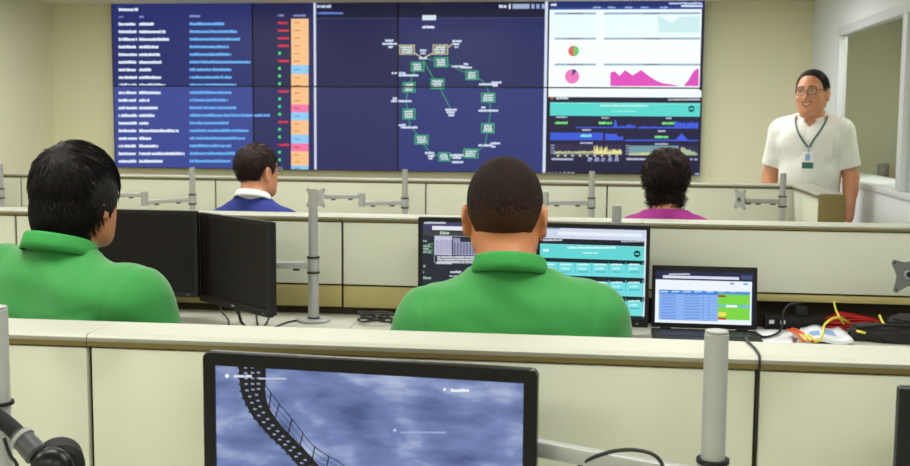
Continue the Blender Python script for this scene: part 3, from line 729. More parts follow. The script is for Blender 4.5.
strip(240, 376, 340, lambda t: random.uniform(14, 44) if t < 0.5 else random.uniform(10, 28), (226, 222, 150), 34)
for k in range(9): tr(50+k*36, 294, 51.5+k*36, 326, (66, 58, 100), 3); tr(58+k*36, 343, 70+k*36, 350, (210, 214, 210), 4)
for k in range(4): tr(28, 292+k*13, 46, 299+k*13, (140, 144, 170), 4)
tr(400, 294, 752, 350, (48, 44, 80), 2)
strip(412, 655, 338, lambda t: 40, (116, 158, 168), 2); strip(412, 655, 344, lambda t: 10+random.uniform(0, 8), (206, 214, 150), 30); strip(666, 748, 344, lambda t: 30*(1-t)+random.uniform(4, 16), (170, 190, 150), 22)
for k in range(20): tr(420+k*12, 300, 422+k*12, 330, (92, 132, 146), 5)
for k in range(4): tr(396, 294+k*13, 412, 301+k*13, (140, 144, 170), 4)
for x0, x1 in ((30, 142), (398, 510)): tr(x0, 357, x1, 369, (96, 98, 124), 3); lab(x0+3, x1-3, 363, (190, 194, 210), 2)
for k in range(5): lab(212+k*33, 232+k*33, 360, (170, 176, 210), 2.2); lab(208+k*33, 232+k*33, 370, (140, 146, 190), 2)
for k in range(2): lab(712+k*20, 728+k*20, 364, (170, 176, 210), 2.2)
tr(8, 424, 762, 446, (20, 22, 40), 3)
for k, w in enumerate((8, 6, 6, 6, 10, 12, 14)): tr(15+k*19, 428, 15+k*19+w, 437, (206, 214, 236), 5)
lab(735, 758, 436, (150, 170, 210), 2.4)

bases = {(0, 1): (40, 46, 108), (1, 1): (32, 34, 78), (2, 1): (36, 43, 96), (3, 1): (30, 32, 70), (0, 0): (60, 73, 148), (1, 0): (44, 47, 96), (2, 0): (48, 56, 118), (3, 0): (26, 26, 56)}
names = {0: 'leftmost', 1: 'second from left', 2: 'third from left', 3: 'rightmost'}
what = {(0, 1): 'showing the top of the event list', (1, 1): 'showing red words and an orange column', (2, 1): 'showing the upper half of the green network ring', (3, 1): 'showing white charts with two pies', (0, 0): 'showing the bottom of the event list', (1, 0): 'above the head of the man in blue', (2, 0): 'showing the lower half of the green network ring', (3, 0): 'showing a teal banner over dark graphs'}
for i in range(4):
    for j in range(2):
        x, z = VX0+i*PW, VZ0+j*PH
        t = thing('display_panel', '%s %s video wall panel, %s' % ('lower' if j == 0 else 'upper', names[i], what[(i, j)]), 'display', (x+PW/2, VY, z), 0, 'video wall display panels')
        bz = 0.0055; bm = bmesh.new()
        w = PW/2-0.0004; h = PH-0.0004
        for lo, hi in (((-w, -0.002, 0), (w, 0.03, bz)), ((-w, -0.002, h-bz), (w, 0.03, h)), ((-w, -0.002, bz), (-w+bz, 0.03, h-bz)), ((w-bz, -0.002, bz), (w, 0.03, h-bz))): box(bm, lo, hi)
        link_bm('bezel', bm, M_BLACK, t)
        box_obj('housing', (-w+0.01, 0.008, 0.01), (w-0.01, YF-VY-0.002, h-0.01), M_BLACKM, t)
        o = cv.build('screen', t, (x+bz, x+PW-bz, z+bz, z+PH-bz), emat(bases[(i, j)]), 0.0008, (x+PW/2, z)); o.location = (0, 0.0035, 0)

# ================================================================== THINGS ON THE MIDDLE DESK
def dp(px, py, h=0.0): return at_z(px, py, ZD+h)
def cable(name, label, pts, r, m, cat='cable', group=None):
    """pts: (px, py, height above the desk) resting on or over the desk"""
    P = [dp(x, y, h) for x, y, h in pts]
    o = tube_obj(name, [p-P[0] for p in P], r, m); o.location = P[0]; return tag(o, label, cat, group)
def cable_w(name, label, P, r, m, cat='cable', group=None):
    P = [Vector(p) for p in P]; o = tube_obj(name, [p-P[0] for p in P], r, m); o.location = P[0]; return tag(o, label, cat, group)
r_ = 0.0035
cable('power_cable', 'black cable curving on the white desk up to the foot of the tall silver pole', [(309, 319.5, r_), (296, 320.5, r_), (285, 323, r_), (275, 327, r_), (262, 331, r_)], r_, M_CABLE)
cable_w('monitor_cable', 'thick black cable hanging from the middle of the sideways monitor to the desk', [at_y(235, 305.5, 4.05), at_y(238, 311, 4.02), dp(241, 321, 0.004), dp(246, 328, 0.005)], 0.006, M_CABLE)
cable_w('monitor_cable', 'thin black cable hanging left of the foot of the sideways monitor', [at_y(219, 305, 4.16), at_y(222, 312, 4.14), dp(228, 319, 0.004), dp(229, 325, 0.004)], 0.003, M_CABLE)
cable_w('monitor_cable', 'black cable dropping under the right half of the sideways monitor', [at_y(256, 312, 3.98), dp(257, 321, 0.004), dp(259, 329, 0.004)], 0.0035, M_CABLE)
cable_w('monitor_cable', 'black cable slanting from the right lower corner of the sideways monitor', [at_y(271, 314, 3.93), dp(267, 322, 0.004), dp(262, 330, 0.004)], 0.0035, M_CABLE)
# a coil of black cable left of the centre man
cc = dp(376, 322.5, 0.004); bm = bmesh.new()
P = []
for k in range(46):
    a = k*0.55; rr = 0.048+0.012*math.sin(k*1.3); P.append((rr*1.15*math.cos(a), rr*0.9*math.sin(a), 0.002+k*0.00075+0.006*math.sin(k*0.9)**2))
tube(bm, P, 0.0036, 8, 5); o = link_bm('cable_coil', bm, M_CABLE); o.location = cc
tag(o, 'coil of black cable on the desk left of the man with cropped hair', 'cable')
# power strip in the cable slot behind the laptop
pw = at_y(800, 318, 4.262)
t = thing('power_strip', 'black power strip with two white sockets in the dark slot above the desk', 'power strip', (pw.x-0.02, 4.262, ZD), 0)
bm = bmesh.new(); box(bm, (-0.11, -0.024, 0), (0.11, 0.024, 0.05), 0.004); link_bm('housing', bm, M_BLACKM, t, auto=0.6)
for x in (-0.085, -0.045):
    bm = bmesh.new(); box(bm, (x-0.009, -0.0255, 0.022), (x+0.009, -0.0235, 0.036), 0.0008); link_bm('socket', bm, M_WHITEP, t)
bm = bmesh.new(); box(bm, (0.0, -0.022, 0.0505), (0.045, 0.02, 0.086), 0.006); link_bm('plug', bm, M_BLACKM, t, auto=0.6)
cable_w('power_cable', 'black cable looping from the power strip down behind the laptop', [at_y(800, 303, 4.225), at_y(789, 305, 4.215), at_y(783, 314, 4.2), dp(782, 327, 0.02), dp(776, 334, 0.014), dp(764, 337, 0.012), dp(757, 333.5, 0.004)], 0.0045, M_CABLE)
# white leaflet pack with blue pictures
def sheet(name, label, cat, quad, th, m, m2=None, marks=(), bend=0.0):
    c = sum((Vector(q) for q in quad), Vector())/4; n = 14; bm = bmesh.new(); g = []
    for i in range(n+1):
        row = []
        for j in range(7):
            u, v = i/n, j/6; p = quad[0].lerp(quad[1], u).lerp(quad[3].lerp(quad[2], u), v)-c
            p.z = bend*math.sin(u*PI*1.3)**2+0.2*bend*math.sin(v*PI); row.append(p)
        g.append(row)
    top = [[bm.verts.new(p+Vector((0, 0, th))) for p in r] for r in g]; bot = [[bm.verts.new(p) for p in r] for r in g]
    for i in range(n):
        for j in range(6):
            f = bm.faces.new((top[i][j], top[i+1][j], top[i+1][j+1], top[i][j+1])); f.smooth = True
            f.material_index = 1 if any(a <= i < b and c_ <= j < d for a, b, c_, d in marks) else 0
            bm.faces.new((bot[i][j+1], bot[i+1][j+1], bot[i+1][j], bot[i][j]))
    for i in range(n):
        bm.faces.new((bot[i][0], bot[i+1][0], top[i+1][0], top[i][0])); bm.faces.new((top[i][6], top[i+1][6], bot[i+1][6], bot[i][6]))
    for j in range(6):
        bm.faces.new((top[0][j], top[0][j+1], bot[0][j+1], bot[0][j])); bm.faces.new((bot[n][j], bot[n][j+1], top[n][j+1], top[n][j]))
    bmesh.ops.recalc_face_normals(bm, faces=bm.faces[:])
    o = link_bm(name, bm, [m, m2 or m]); o.location = (c.x, c.y, ZD+0.0005); return tag(o, label, cat)
sheet('leaflet', 'white leaflet with blue pictures lying on the desk under the yellow cable', 'paper', [dp(797, 345), dp(853, 345), dp(838, 332), dp(800, 331)], 0.012, M_WHITEP, M_BLUEP, ((3, 6, 1, 3), (7, 11, 2, 5)), 0.012)
sheet('paper_sheet', 'white sheet of paper lying on the desk just right of the laptop', 'paper', [dp(757, 345), dp(793, 345), dp(793, 331), dp(757, 331)], 0.003, M_WHITEP, None, (), 0.003)
# orange cable bundle with pale plugs
bm = bmesh.new(); a = dp(792, 331, 0.022); b = dp(808, 342, 0.026); d = b-a; sd = d.cross(Vector((0, 0, 1))).normalized()
P0 = a
for k in range(5):
    off = sd*(k-2)*0.0075; z = 0.004*((k*7) % 3)
    tube(bm, [off+Vector((0, 0, z)), d*0.35+off*1.1+Vector((0, 0, z+0.008)), d*0.7+off*0.9+Vector((0, 0, z+0.004)), d+off*1.2+Vector((0, 0, z))], 0.0042, 8, 6)
o = link_bm('patch_cable_bundle', bm, M_ORA); o.location = P0; tag(o, 'short bundle of orange cables lying across the white papers', 'cable')
for k in range(3):
    bm = bmesh.new(); q = d*0.78+sd*(k-1)*0.013; q2 = d*1.14+sd*(k-1)*0.015; beam(bm, q+Vector((0, 0, 0.016)), q2+Vector((0, 0, 0.013)), 0.009, 0.007)
    pg = link_bm('plug', bm, mat('pale yellow plug', (240, 220, 120), 0.4), o, auto=0.6)
    pg['label'] = 'pale yellow plug'
cable('network_cable', 'yellow cable arching over the white leaflet', [(812, 343, 0.016), (820, 340, 0.03), (823, 333, 0.052), (824, 326, 0.066), (830, 320, 0.076), (838, 317.5, 0.075), (845, 320, 0.05), (852, 324, 0.02), (866, 325, 0.012), (880, 322, 0.012)], 0.0042, M_YEL)
cable_w('network_cable', 'yellow cable hanging from the slot behind the red cables', [at_y(834, 301.5, 4.25), at_y(836, 310, 4.22), at_y(840, 318, 4.17), dp(844, 324, 0.03)], 0.0038, M_YEL)
cable_w('network_cable', 'short bright yellow cable standing behind the black bag', [at_y(879.5, 315.5, 4.2), at_y(882, 321, 4.17), at_y(887, 329, 4.13)], 0.0048, M_YEL)
# red cable coil
bm = bmesh.new(); c = dp(848, 328, 0.004)
for k in range(7):
    P = []
    for i in range(15):
        a = 2*PI*i/14*0.98; P.append((0.115*(1-0.04*k)*math.cos(a)+0.004*math.sin(3*a+k), 0.047*(1-0.05*k)*math.sin(a), 0.003+0.0052*k+0.004*math.sin(2*a+k*1.7)))
    tube(bm, P, 0.0036, 7, 4)
for k in range(5): tube(bm, [(-0.10+0.01*k, -0.02+0.008*k, 0.03), (-0.03, -0.012+0.01*k, 0.044+0.002*k), (0.05, -0.02+0.011*k, 0.042), (0.105, -0.025+0.012*k, 0.03)], 0.0042, 7, 6)
o = link_bm('cable_coil', bm, M_RED); o.location = c; tag(o, 'coil of red cable on the desk between the white leaflet and the black bag', 'cable')
cable('network_cable', 'stub of yellow cable lying over the red coil', [(857, 331, 0.052), (861, 332, 0.054), (865, 333, 0.05)], 0.0042, M_YEL)

# black fabric bag: a slumped lump with folds, strap and front pocket
def lump(name, c, rad, parent, m, seed, amp=0.12, flat=0.0):
    bm = bmesh.new(); bmesh.ops.create_icosphere(bm, subdivisions=5, radius=1)
    for v in bm.verts:
        n = v.co.copy()
        k = 1+amp*math.sin(5*n.x+seed)*math.cos(4*n.y+2*seed)+amp*0.6*math.sin(11*n.x+7*n.z+seed*3)*math.cos(6*n.y)
        s = [math.copysign(abs(q)**0.72, q) for q in n]; p = Vector((s[0]*rad[0], s[1]*rad[1], s[2]*rad[2]))*k
        p.z = max(p.z, flat); v.co = p
    o = link_bm(name, bm, m, parent, smooth=True); o.location = c; return o
bp = dp(893, 341)
t = thing('bag', 'black fabric bag slumped on the desk at the right edge of the photo', 'bag', (bp.x+0.02, bp.y+0.02, ZD))
lump('bag_body', (0, 0, 0.02), (0.17, 0.075, 0.036), t, M_FABB, 1.3, 0.1, -0.0195)
lump('flap', (0.07, 0.05, 0.062), (0.095, 0.06, 0.02), t, M_FABB, 2.7, 0.14, -0.02)
tube_obj('strap', [(-0.15, -0.03, 0.045), (-0.07, -0.055, 0.06), (0.02, -0.06, 0.062), (0.10, -0.05, 0.07), (0.14, -0.01, 0.075)], 0.006, M_BLACKM, t)
# cable that runs up behind the near arm
cable_w('power_cable', 'black cable arching over the arm link of the thick near pole', [at_y(575, 470, 1.70), at_y(590, 459, 1.688), at_y(612, 451.5, 1.675), at_y(634, 450, 1.668), at_y(652, 454, 1.664), at_y(662, 464, 1.664), at_y(664, 480, 1.664)], 0.003, M_CABLE)
cable_w('network_cable', 'thin black tube standing in for the dark gap across the partition cap below the laptop', [at_y(746, 340, 2.03)+Vector((0, 0, 0.004)), Vector((0.2575, 1.985, 1.0588)), Vector((0.2625, 1.93, 1.0588)), Vector((0.2635, 1.885, 1.0585)), Vector((0.2635, 1.8635, 1.052)), Vector((0.2625, 1.8635, 1.02)), Vector((0.2625, 1.864, 0.9))], 0.002, M_CABLE)  # black tube added in place of the dark gap and seam between panels

# ================================================================== HEADSET hanging on the left pole
hx = at_y(52, 463, 1.60)
t = thing('headset', 'black headset hanging on the silver pole at the left edge of the nearest desk', 'headset', (hx.x, 1.60, hx.z-0.02))
def loc(px, py, y): return at_y(px, py, y)-Vector(t.location)
e = loc(50, 466, 1.575)
o = cyl_obj('ear_cup', e+Vector((0.012, 0.012, -0.008)), e+Vector((-0.012, 0.05, 0.0)), 0.036, M_BLACKM, t, n=32, bev=0.008)
bm = bmesh.new(); bmesh.ops.create_uvsphere(bm, u_segments=24, v_segments=14, radius=0.034)
for v in bm.verts: v.co = Vector((v.co.x, v.co.y*0.75, v.co.z))
q = link_bm('ear_cushion', bm, M_GLOSSB, t, smooth=True); q.location = e+Vector((0.004, 0.0, -0.005))
bm = bmesh.new(); cyl(bm, loc(18, 434, 1.60), loc(38, 456, 1.585), 0.0165, 0.019, 20, 0.004); bmesh.ops.recalc_face_normals(bm, faces=bm.faces[:])
link_bm('yoke', bm, mat('dark grey plastic', (62, 62, 66), 0.4), t, auto=0.7)
cyl_obj('yoke_band', loc(21, 437, 1.598), loc(24, 440, 1.596), 0.0195, M_GREY, t, n=20, bev=0.001)
bm = bmesh.new(); tube(bm, [loc(24, 440, 1.598), loc(8, 425, 1.607), loc(-10, 414, 1.61), loc(-34, 412, 1.61), loc(-56, 424, 1.61), loc(-66, 448, 1.61)], 0.013, 12, 8); link_bm('headband', bm, M_BLACKM, t)
o2 = cyl_obj('ear_cup', loc(-66, 446, 1.61), loc(-62, 470, 1.60), 0.03, M_BLACKM, t, n=28, bev=0.008)
tube_obj('cord', [loc(4, 438, 1.60), loc(10, 455, 1.60), loc(18, 470, 1.60), loc(22, 520, 1.60)], 0.003, M_CABLE, t)

# ================================================================== PEOPLE
def rot(yaw=0.0, pitch=0.0, roll=0.0):
    """pitch > 0 nods forward (towards +y), roll > 0 leans to +x"""
    cy, sy = math.cos(yaw), math.sin(yaw); cp, sp = math.cos(-pitch), math.sin(-pitch); cr, sr = math.cos(roll), math.sin(roll)
    Rz = np.array([[cy, -sy, 0], [sy, cy, 0], [0, 0, 1]]); Rx = np.array([[1, 0, 0], [0, cp, -sp], [0, sp, cp]]); Ry = np.array([[cr, 0, sr], [0, 1, 0], [-sr, 0, cr]])
    return Rz@Rx@Ry

class Field:
    def __init__(s, lo, hi, h):
        s.h = h; s.lo = np.array(lo, float); s.n = np.ceil((np.array(hi)-s.lo)/h).astype(int)+1
        s.ax = [(s.lo[i]+h*np.arange(s.n[i])).astype(np.float32) for i in range(3)]
        s.D = np.full(s.n, 0.3, np.float32)
    def block(s, lo, hi):
        a = np.clip(np.floor((np.array(lo)-s.lo)/s.h).astype(int), 0, s.n); b = np.clip(np.ceil((np.array(hi)-s.lo)/s.h).astype(int)+1, 0, s.n)
        sl = tuple(slice(int(p), int(q)) for p, q in zip(a, b))
        return sl, s.ax[0][sl[0]][:, None, None], s.ax[1][sl[1]][None, :, None], s.ax[2][sl[2]][None, None, :]
    def comb(s, sl, d, k, sub=False):
        a = s.D[sl]
        if a.size == 0: return
        if sub:
            d = -d
            if k <= 0: s.D[sl] = np.maximum(a, d); return
            h = np.maximum(k-np.abs(a-d), 0)/k; s.D[sl] = np.maximum(a, d)+h*h*k*0.25; return
        if k <= 0: s.D[sl] = np.minimum(a, d); return
        h = np.maximum(k-np.abs(a-d), 0)/k; s.D[sl] = np.minimum(a, d)-h*h*k*0.25
    def add(s, pr, off=0.0, sub=False):
        k = pr['k']
        if pr['t'] == 'rc':
            a, b = np.array(pr['a'], float), np.array(pr['b'], float); ra, rb = pr['r'][0]+off, pr['r'][1]+off
            m = k+2*s.h+max(ra, rb); sl, X, Y, Z = s.block(np.minimum(a, b)-m, np.maximum(a, b)+m)
            ba = b-a; L2 = max(float(ba@ba), 1e-9)
            px, py, pz = X-np.float32(a[0]), Y-np.float32(a[1]), Z-np.float32(a[2])
            t = np.clip((px*ba[0]+py*ba[1]+pz*ba[2])/L2, 0, 1)
            d = np.sqrt((px-t*ba[0])**2+(py-t*ba[1])**2+(pz-t*ba[2])**2)-(ra+(rb-ra)*t)
        else:
            c = np.array(pr['c'], float); r = np.array(pr['r'], float)+off; R = pr.get('R')
            m = (r.max() if R is not None else r)+k+2*s.h; sl, X, Y, Z = s.block(c-m, c+m)
            px, py, pz = X-np.float32(c[0]), Y-np.float32(c[1]), Z-np.float32(c[2])
            if R is not None: px, py, pz = [px*R[0, i]+py*R[1, i]+pz*R[2, i] for i in range(3)]
            k0 = np.sqrt((px/r[0])**2+(py/r[1])**2+(pz/r[2])**2); k1 = np.sqrt((px/r[0]**2)**2+(py/r[1]**2)**2+(pz/r[2]**2)**2)
            d = k0*(k0-1)/np.maximum(k1, 1e-6)
        s.comb(sl, d.astype(np.float32), k, sub)
    def grid(s): return s.ax[0][:, None, None], s.ax[1][None, :, None], s.ax[2][None, None, :]
    def mesh(s, name, mats, parent=None, midx=None, relax=2):
        D = s.D; ins = D < 0
        n = [d-1 for d in D.shape]
        cs = [(i, j, k) for i in (0, 1) for j in (0, 1) for k in (0, 1)]
        cnt = sum(ins[i:i+n[0], j:j+n[1], k:k+n[2]].astype(np.int8) for i, j, k in cs)
        act = (cnt > 0) & (cnt < 8); I = np.argwhere(act)
        idx = np.full(act.shape, -1, np.int32); idx[act] = np.arange(len(I))
        acc = np.zeros((len(I), 3)); c = np.zeros(len(I))
        for a in cs:
            for ax in range(3):
                if a[ax]: continue
                b = list(a); b[ax] = 1
                da = D[I[:, 0]+a[0], I[:, 1]+a[1], I[:, 2]+a[2]]; db = D[I[:, 0]+b[0], I[:, 1]+b[1], I[:, 2]+b[2]]
                m = (da < 0) != (db < 0); t = np.where(m, da/np.where(m, da-db, 1), 0)
                p = np.tile(np.array(a, float), (len(I), 1)); p[:, ax] += t
                acc[m] += p[m]; c[m] += 1
        V = s.lo+s.h*(I+acc/c[:, None]); Q = []
        for ax in range(3):
            sa = [slice(1, -1)]*3; sb = [slice(1, -1)]*3; sa[ax] = slice(0, -1); sb[ax] = slice(1, None)
            A, B = ins[tuple(sa)], ins[tuple(sb)]; off = np.array([1, 1, 1]); off[ax] = 0
            u, v = [(1, 2), (2, 0), (0, 1)][ax]
            for m, flip in ((A & ~B, False), (~A & B, True)):
                E = np.argwhere(m)+off
                if not len(E): continue
                def g(du, dv):
                    q = E.copy(); q[:, u] -= du; q[:, v] -= dv; return idx[q[:, 0], q[:, 1], q[:, 2]]
                f = np.stack([g(1, 1), g(0, 1), g(0, 0), g(1, 0)], 1)
                Q.append(f[:, ::-1] if flip else f)
        Q = np.concatenate(Q)
        for _ in range(relax):   # light smoothing of the grid steps
            S = np.zeros_like(V); C = np.zeros(len(V))
            for i in range(4):
                for j in ((i+1) % 4, (i+3) % 4): np.add.at(S, Q[:, i], V[Q[:, j]]); np.add.at(C, Q[:, i], 1)
            V = V*0.5+0.5*S/C[:, None]
        me = bpy.data.meshes.new(name)
        me.vertices.add(len(V)); me.vertices.foreach_set('co', V.astype(np.float32).ravel())
        me.loops.add(Q.size); me.loops.foreach_set('vertex_index', Q.astype(np.int32).ravel())
        me.polygons.add(len(Q)); me.polygons.foreach_set('loop_start', np.arange(0, Q.size, 4, dtype=np.int32))
        me.polygons.foreach_set('loop_total', np.full(len(Q), 4, np.int32))
        if not isinstance(mats, (list, tuple)): mats = [mats]
        for m in mats: me.materials.append(m)
        if midx is not None:
            me.polygons.foreach_set('material_index', midx(V[Q].mean(1)).astype(np.int32))
        me.polygons.foreach_set('use_smooth', np.ones(len(Q), bool)); me.update(calc_edges=True); me.validate()
        o = bpy.data.objects.new(name, me); COL.objects.link(o)
        if parent: o.parent = parent
        return o

def rc(a, b, ra, rb=None, k=0.03, tag_=''): return dict(t='rc', a=a, b=b, r=(ra, ra if rb is None else rb), k=k, tag=tag_)
def el(c, r, k=0.03, R=None, tag_=''): return dict(t='el', c=c, r=r, k=k, R=R, tag=tag_)
def noise3(X, Y, Z, f, seed):
    r = np.random.default_rng(seed); out = 0
    for _ in range(5):
        d = r.normal(size=3); d *= f*r.uniform(0.6, 1.5)/np.linalg.norm(d); out = out+np.sin(X*d[0]+Y*d[1]+Z*d[2]+r.uniform(0, 6.28))
    return out/5

M_SKIN = {
    'tan': mat('tan skin', (178, 112, 72), 0.5), 'brown': mat('brown skin', (164, 98, 60), 0.5), 'light': mat('light brown skin', (204, 140, 106), 0.5)}
M_LIP = mat('lips', (150, 82, 60), 0.5); M_TEETH = mat('teeth', (240, 234, 222), 0.3); M_EYEW = mat('eye white', (224, 216, 208), 0.3); M_IRIS = mat('dark iris', (34, 22, 16), 0.2)
M_HBLACK = mat('black hair', (17, 11, 11), 0.5, spec=0.2, bump=0.5, scale=220, stretch=(1, 1, 0.25)); M_HBROWN = mat('dark brown hair', (38, 23, 19), 0.55, spec=0.2, bump=0.5, scale=220)
M_HCROP = mat('cropped dark hair', (33, 21, 17), 0.8, spec=0.15, bump=0.6, scale=420, var=0.35); M_HFADE = mat('faded hair', (62, 38, 26), 0.8, spec=0.15, bump=0.5, scale=420, var=0.3)
M_GREEN = mat('green pique cotton', (35, 126, 50), 0.8, bump=0.12, scale=520, sheen=0.2); M_GREEN2 = mat('green rib knit', (40, 134, 57), 0.8, bump=0.2, scale=400)
M_NAVY = mat('blue knit', (26, 40, 120), 0.85, bump=0.2, scale=380); M_WCOLL = mat('white cotton', (232, 234, 238), 0.75, bump=0.08, scale=300)
M_MAG = mat('magenta knit', (140, 20, 116), 0.8, bump=0.15, scale=380); M_LINEN = mat('white linen', (230, 230, 226), 0.8, bump=0.35, scale=160, stretch=(1, 1, 0.12))
M_TROU = mat('dark trousers', (44, 46, 56), 0.85, bump=0.1, scale=300); M_SHOE = mat('black leather', (22, 20, 19), 0.4); M_GLASSF = mat('dark glasses frame', (52, 44, 44), 0.3)
M_LENS = bpy.data.materials.new('clear lens'); M_LENS.use_nodes = True
clear_glass(M_LENS, 0.05)
M_TEALR = mat('dark green ribbon', (34, 92, 84), 0.6); M_CARD = mat('white badge card', (236, 238, 238), 0.4); M_CARDG = mat('green badge band', (44, 104, 98), 0.45)

def head_prims(O, R, s=1.0, face=False, fat=0.0, ears=True):
    """head about O (ear level); the face looks along the local +y"""
    O = np.array(O, float); P = lambda *v: O+R@(np.array(v, float)*s)
    e = lambda c, r, k=0.02, Rl=None: el(P(*c), tuple(np.array(r)*s), k*s, R if Rl is None else R@Rl, 'head')
    L = [e((0, -0.014, 0.034), (0.077, 0.097, 0.091)), e((0, 0.022, -0.012), (0.069, 0.072, 0.088), 0.03), e((0, 0.036, -0.062), (0.050+fat, 0.052, 0.044), 0.035),
         rc(P(-0.046-fat, 0.0, -0.058), P(-0.018, 0.066, -0.092), 0.020*s, 0.018*s, 0.03*s, 'head'), rc(P(0.046+fat, 0.0, -0.058), P(0.018, 0.066, -0.092), 0.020*s, 0.018*s, 0.03*s, 'head')]
    if face:
        L += [rc(P(0, 0.093, 0.012), P(0, 0.106, -0.028), 0.008*s, 0.0125*s, 0.012*s, 'head'), rc(P(-0.014, 0.094, -0.032), P(0.014, 0.094, -0.032), 0.0085*s, 0.0085*s, 0.01*s, 'head'),
              rc(P(-0.042, 0.074, 0.030), P(0.042, 0.074, 0.030), 0.013*s, 0.013*s, 0.016*s, 'head'), e((-0.040, 0.064, -0.026), (0.022+fat*0.5, 0.020, 0.020), 0.02), e((0.040, 0.064, -0.026), (0.022+fat*0.5, 0.020, 0.020), 0.02),
              e((0, 0.082, -0.058), (0.030, 0.014, 0.019), 0.014), e((0, 0.080, -0.097), (0.020, 0.015, 0.014), 0.015), e((0, 0.03, -0.10), (0.045+fat, 0.045, 0.022+fat*0.6), 0.03)]
    if ears:
        for sx in (-1, 1):
            Re = rot(0, -0.15, sx*0.1)@rot(sx*0.35)
            L.append(e((sx*0.0835, -0.006, -0.006), (0.0085, 0.021, 0.034), 0.008, Re)); L.append(e((sx*0.084, -0.004, -0.036), (0.008, 0.012, 0.012), 0.008))
    return L
def head_subs(O, R, s=1.0, face=False):
    O = np.array(O, float); P = lambda *v: O+R@(np.array(v, float)*s); L = []
    for sx in (-1, 1): L.append(el(P(sx*0.0925, 0.0, -0.004), tuple(np.array((0.006, 0.011, 0.019))*s), 0.005*s, R@rot(sx*0.35)))
    if face:
        for sx in (-1, 1): L.append(el(P(sx*0.032, 0.094, 0.012), tuple(np.array((0.019, 0.015, 0.011))*s), 0.012*s, R))
        for sx in (-1, 1): L.append(el(P(sx*0.007, 0.101, -0.042), tuple(np.array((0.0045, 0.006, 0.004))*s), 0.004*s, R))
        L.append(el(P(0, 0.098, -0.0595), tuple(np.array((0.025, 0.012, 0.007))*s), 0.005*s, R))
    return L
def hand_prims(W, dirn, nrm, side, curl=0.35, s=1.0):
    """palm from the wrist W along dirn, back of the hand facing nrm, thumb towards side"""
    W = np.array(W, float); d = np.array(dirn, float); d /= np.linalg.norm(d); n = np.array(nrm, float); n -= d*(n@d); n /= np.linalg.norm(n); t = np.cross(d, n)*side
    L = [rc(W+t*0.018, W+d*0.085+t*0.028, 0.015*s, 0.0115*s, 0.014, 'hand'), rc(W, W+d*0.09, 0.0165*s, 0.012*s, 0.014, 'hand'), rc(W-t*0.018, W+d*0.08-t*0.03, 0.014*s, 0.011*s, 0.014, 'hand')]
    for q, (o, ln_) in enumerate(((0.033, 0.068), (0.011, 0.078), (-0.0115, 0.071), (-0.0335, 0.055))):
        b = W+d*(0.088-0.004*abs(q-1))+t*o; a = curl*0.5; p = b
        for f, r0, r1 in ((0.45, 0.0095, 0.0088), (0.31, 0.0088, 0.008), (0.24, 0.008, 0.007)):
            v = d*math.cos(a)-n*math.sin(a)+t*o*0.9; e_ = p+v*ln_*f*s; L.append(rc(p, e_, r0*s, r1*s, 0.004, 'hand')); p = e_; a += curl
    p = W+d*0.025+t*0.026; v = d*0.62+t*0.62-n*0.25; e_ = p+v*0.05; L.append(rc(p, e_, 0.012*s, 0.0105*s, 0.010, 'hand')); L.append(rc(e_, e_+(d*0.9+t*0.2-n*0.25)*0.032, 0.0105*s, 0.008*s, 0.004, 'hand'))
    return L

def hair_strands(name, parent, O, R, s, n, mats, length, whorl, region, lift=0.0, curl=0.0, seed=1, wid=0.0016, spread=0.3, base=0.0, cen=None, rad=None):
    """tapering strands rooted on the scalp and combed away from the whorl"""
    r = np.random.default_rng(seed); V = []; Fc = []; mi = []
    O = np.array(O, float); whorl = np.array(whorl, float)/np.linalg.norm(whorl); cen = np.array(cen if cen else (0, -0.014, 0.030)); rad = np.array(rad if rad else (0.079+base, 0.099+base, 0.093+base))
    made = 0
    while made < n:
        d = r.normal(size=3); d /= np.linalg.norm(d); p = cen+d*rad
        if not region(p): continue
        nrm = d/rad; nrm /= np.linalg.norm(nrm); fl = d-whorl*(d@whorl)*0.0; fl = (d-whorl); fl -= nrm*(fl@nrm); l = np.linalg.norm(fl)
        fl = fl/l if l > 1e-3 else r.normal(size=3); fl = fl+r.normal(size=3)*spread; fl -= nrm*(fl@nrm); fl /= np.linalg.norm(fl)
        sd = np.cross(nrm, fl); Ln = length*r.uniform(0.6, 1.15); pts = []; q = p.copy(); m = 6; ph = r.uniform(0, 6.28)
        for i in range(m+1):
            t = i/m; o = q.copy()
            if curl: o = o+(sd*math.cos(ph+t*7)+nrm*math.sin(ph+t*7))*curl*(0.3+t)
            pts.append(o)
            v = fl*(1-lift*(1-t))+nrm*lift*(1.15-t*1.25); q = q+v/np.linalg.norm(v)*Ln/m
            dd = (q-cen)/rad; kk = np.linalg.norm(dd)
            if kk < 1.0: q = cen+dd/kk*rad
            nn = (q-cen)/rad**2; nn /= np.linalg.norm(nn); fl -= nn*(fl@nn); fl /= np.linalg.norm(fl); nrm = nn; sd = np.cross(nrm, fl)
        b = len(V)
        for i, o in enumerate(pts):
            w = wid*(1-(i/m)**2*0.85)*s
            for a in (0, 2.1, 4.2): V.append(O+R@(o*s)+R@(sd*math.cos(a)+nrm*math.sin(a))*w)
        for i in range(m):
            for a in range(3): Fc.append((b+i*3+a, b+i*3+(a+1) % 3, b+i*3+3+(a+1) % 3, b+i*3+3+a)); mi.append(made % len(mats))
        made += 1
    o = link(name, [tuple(v) for v in V], Fc, mats, parent, mi, smooth=True); return o

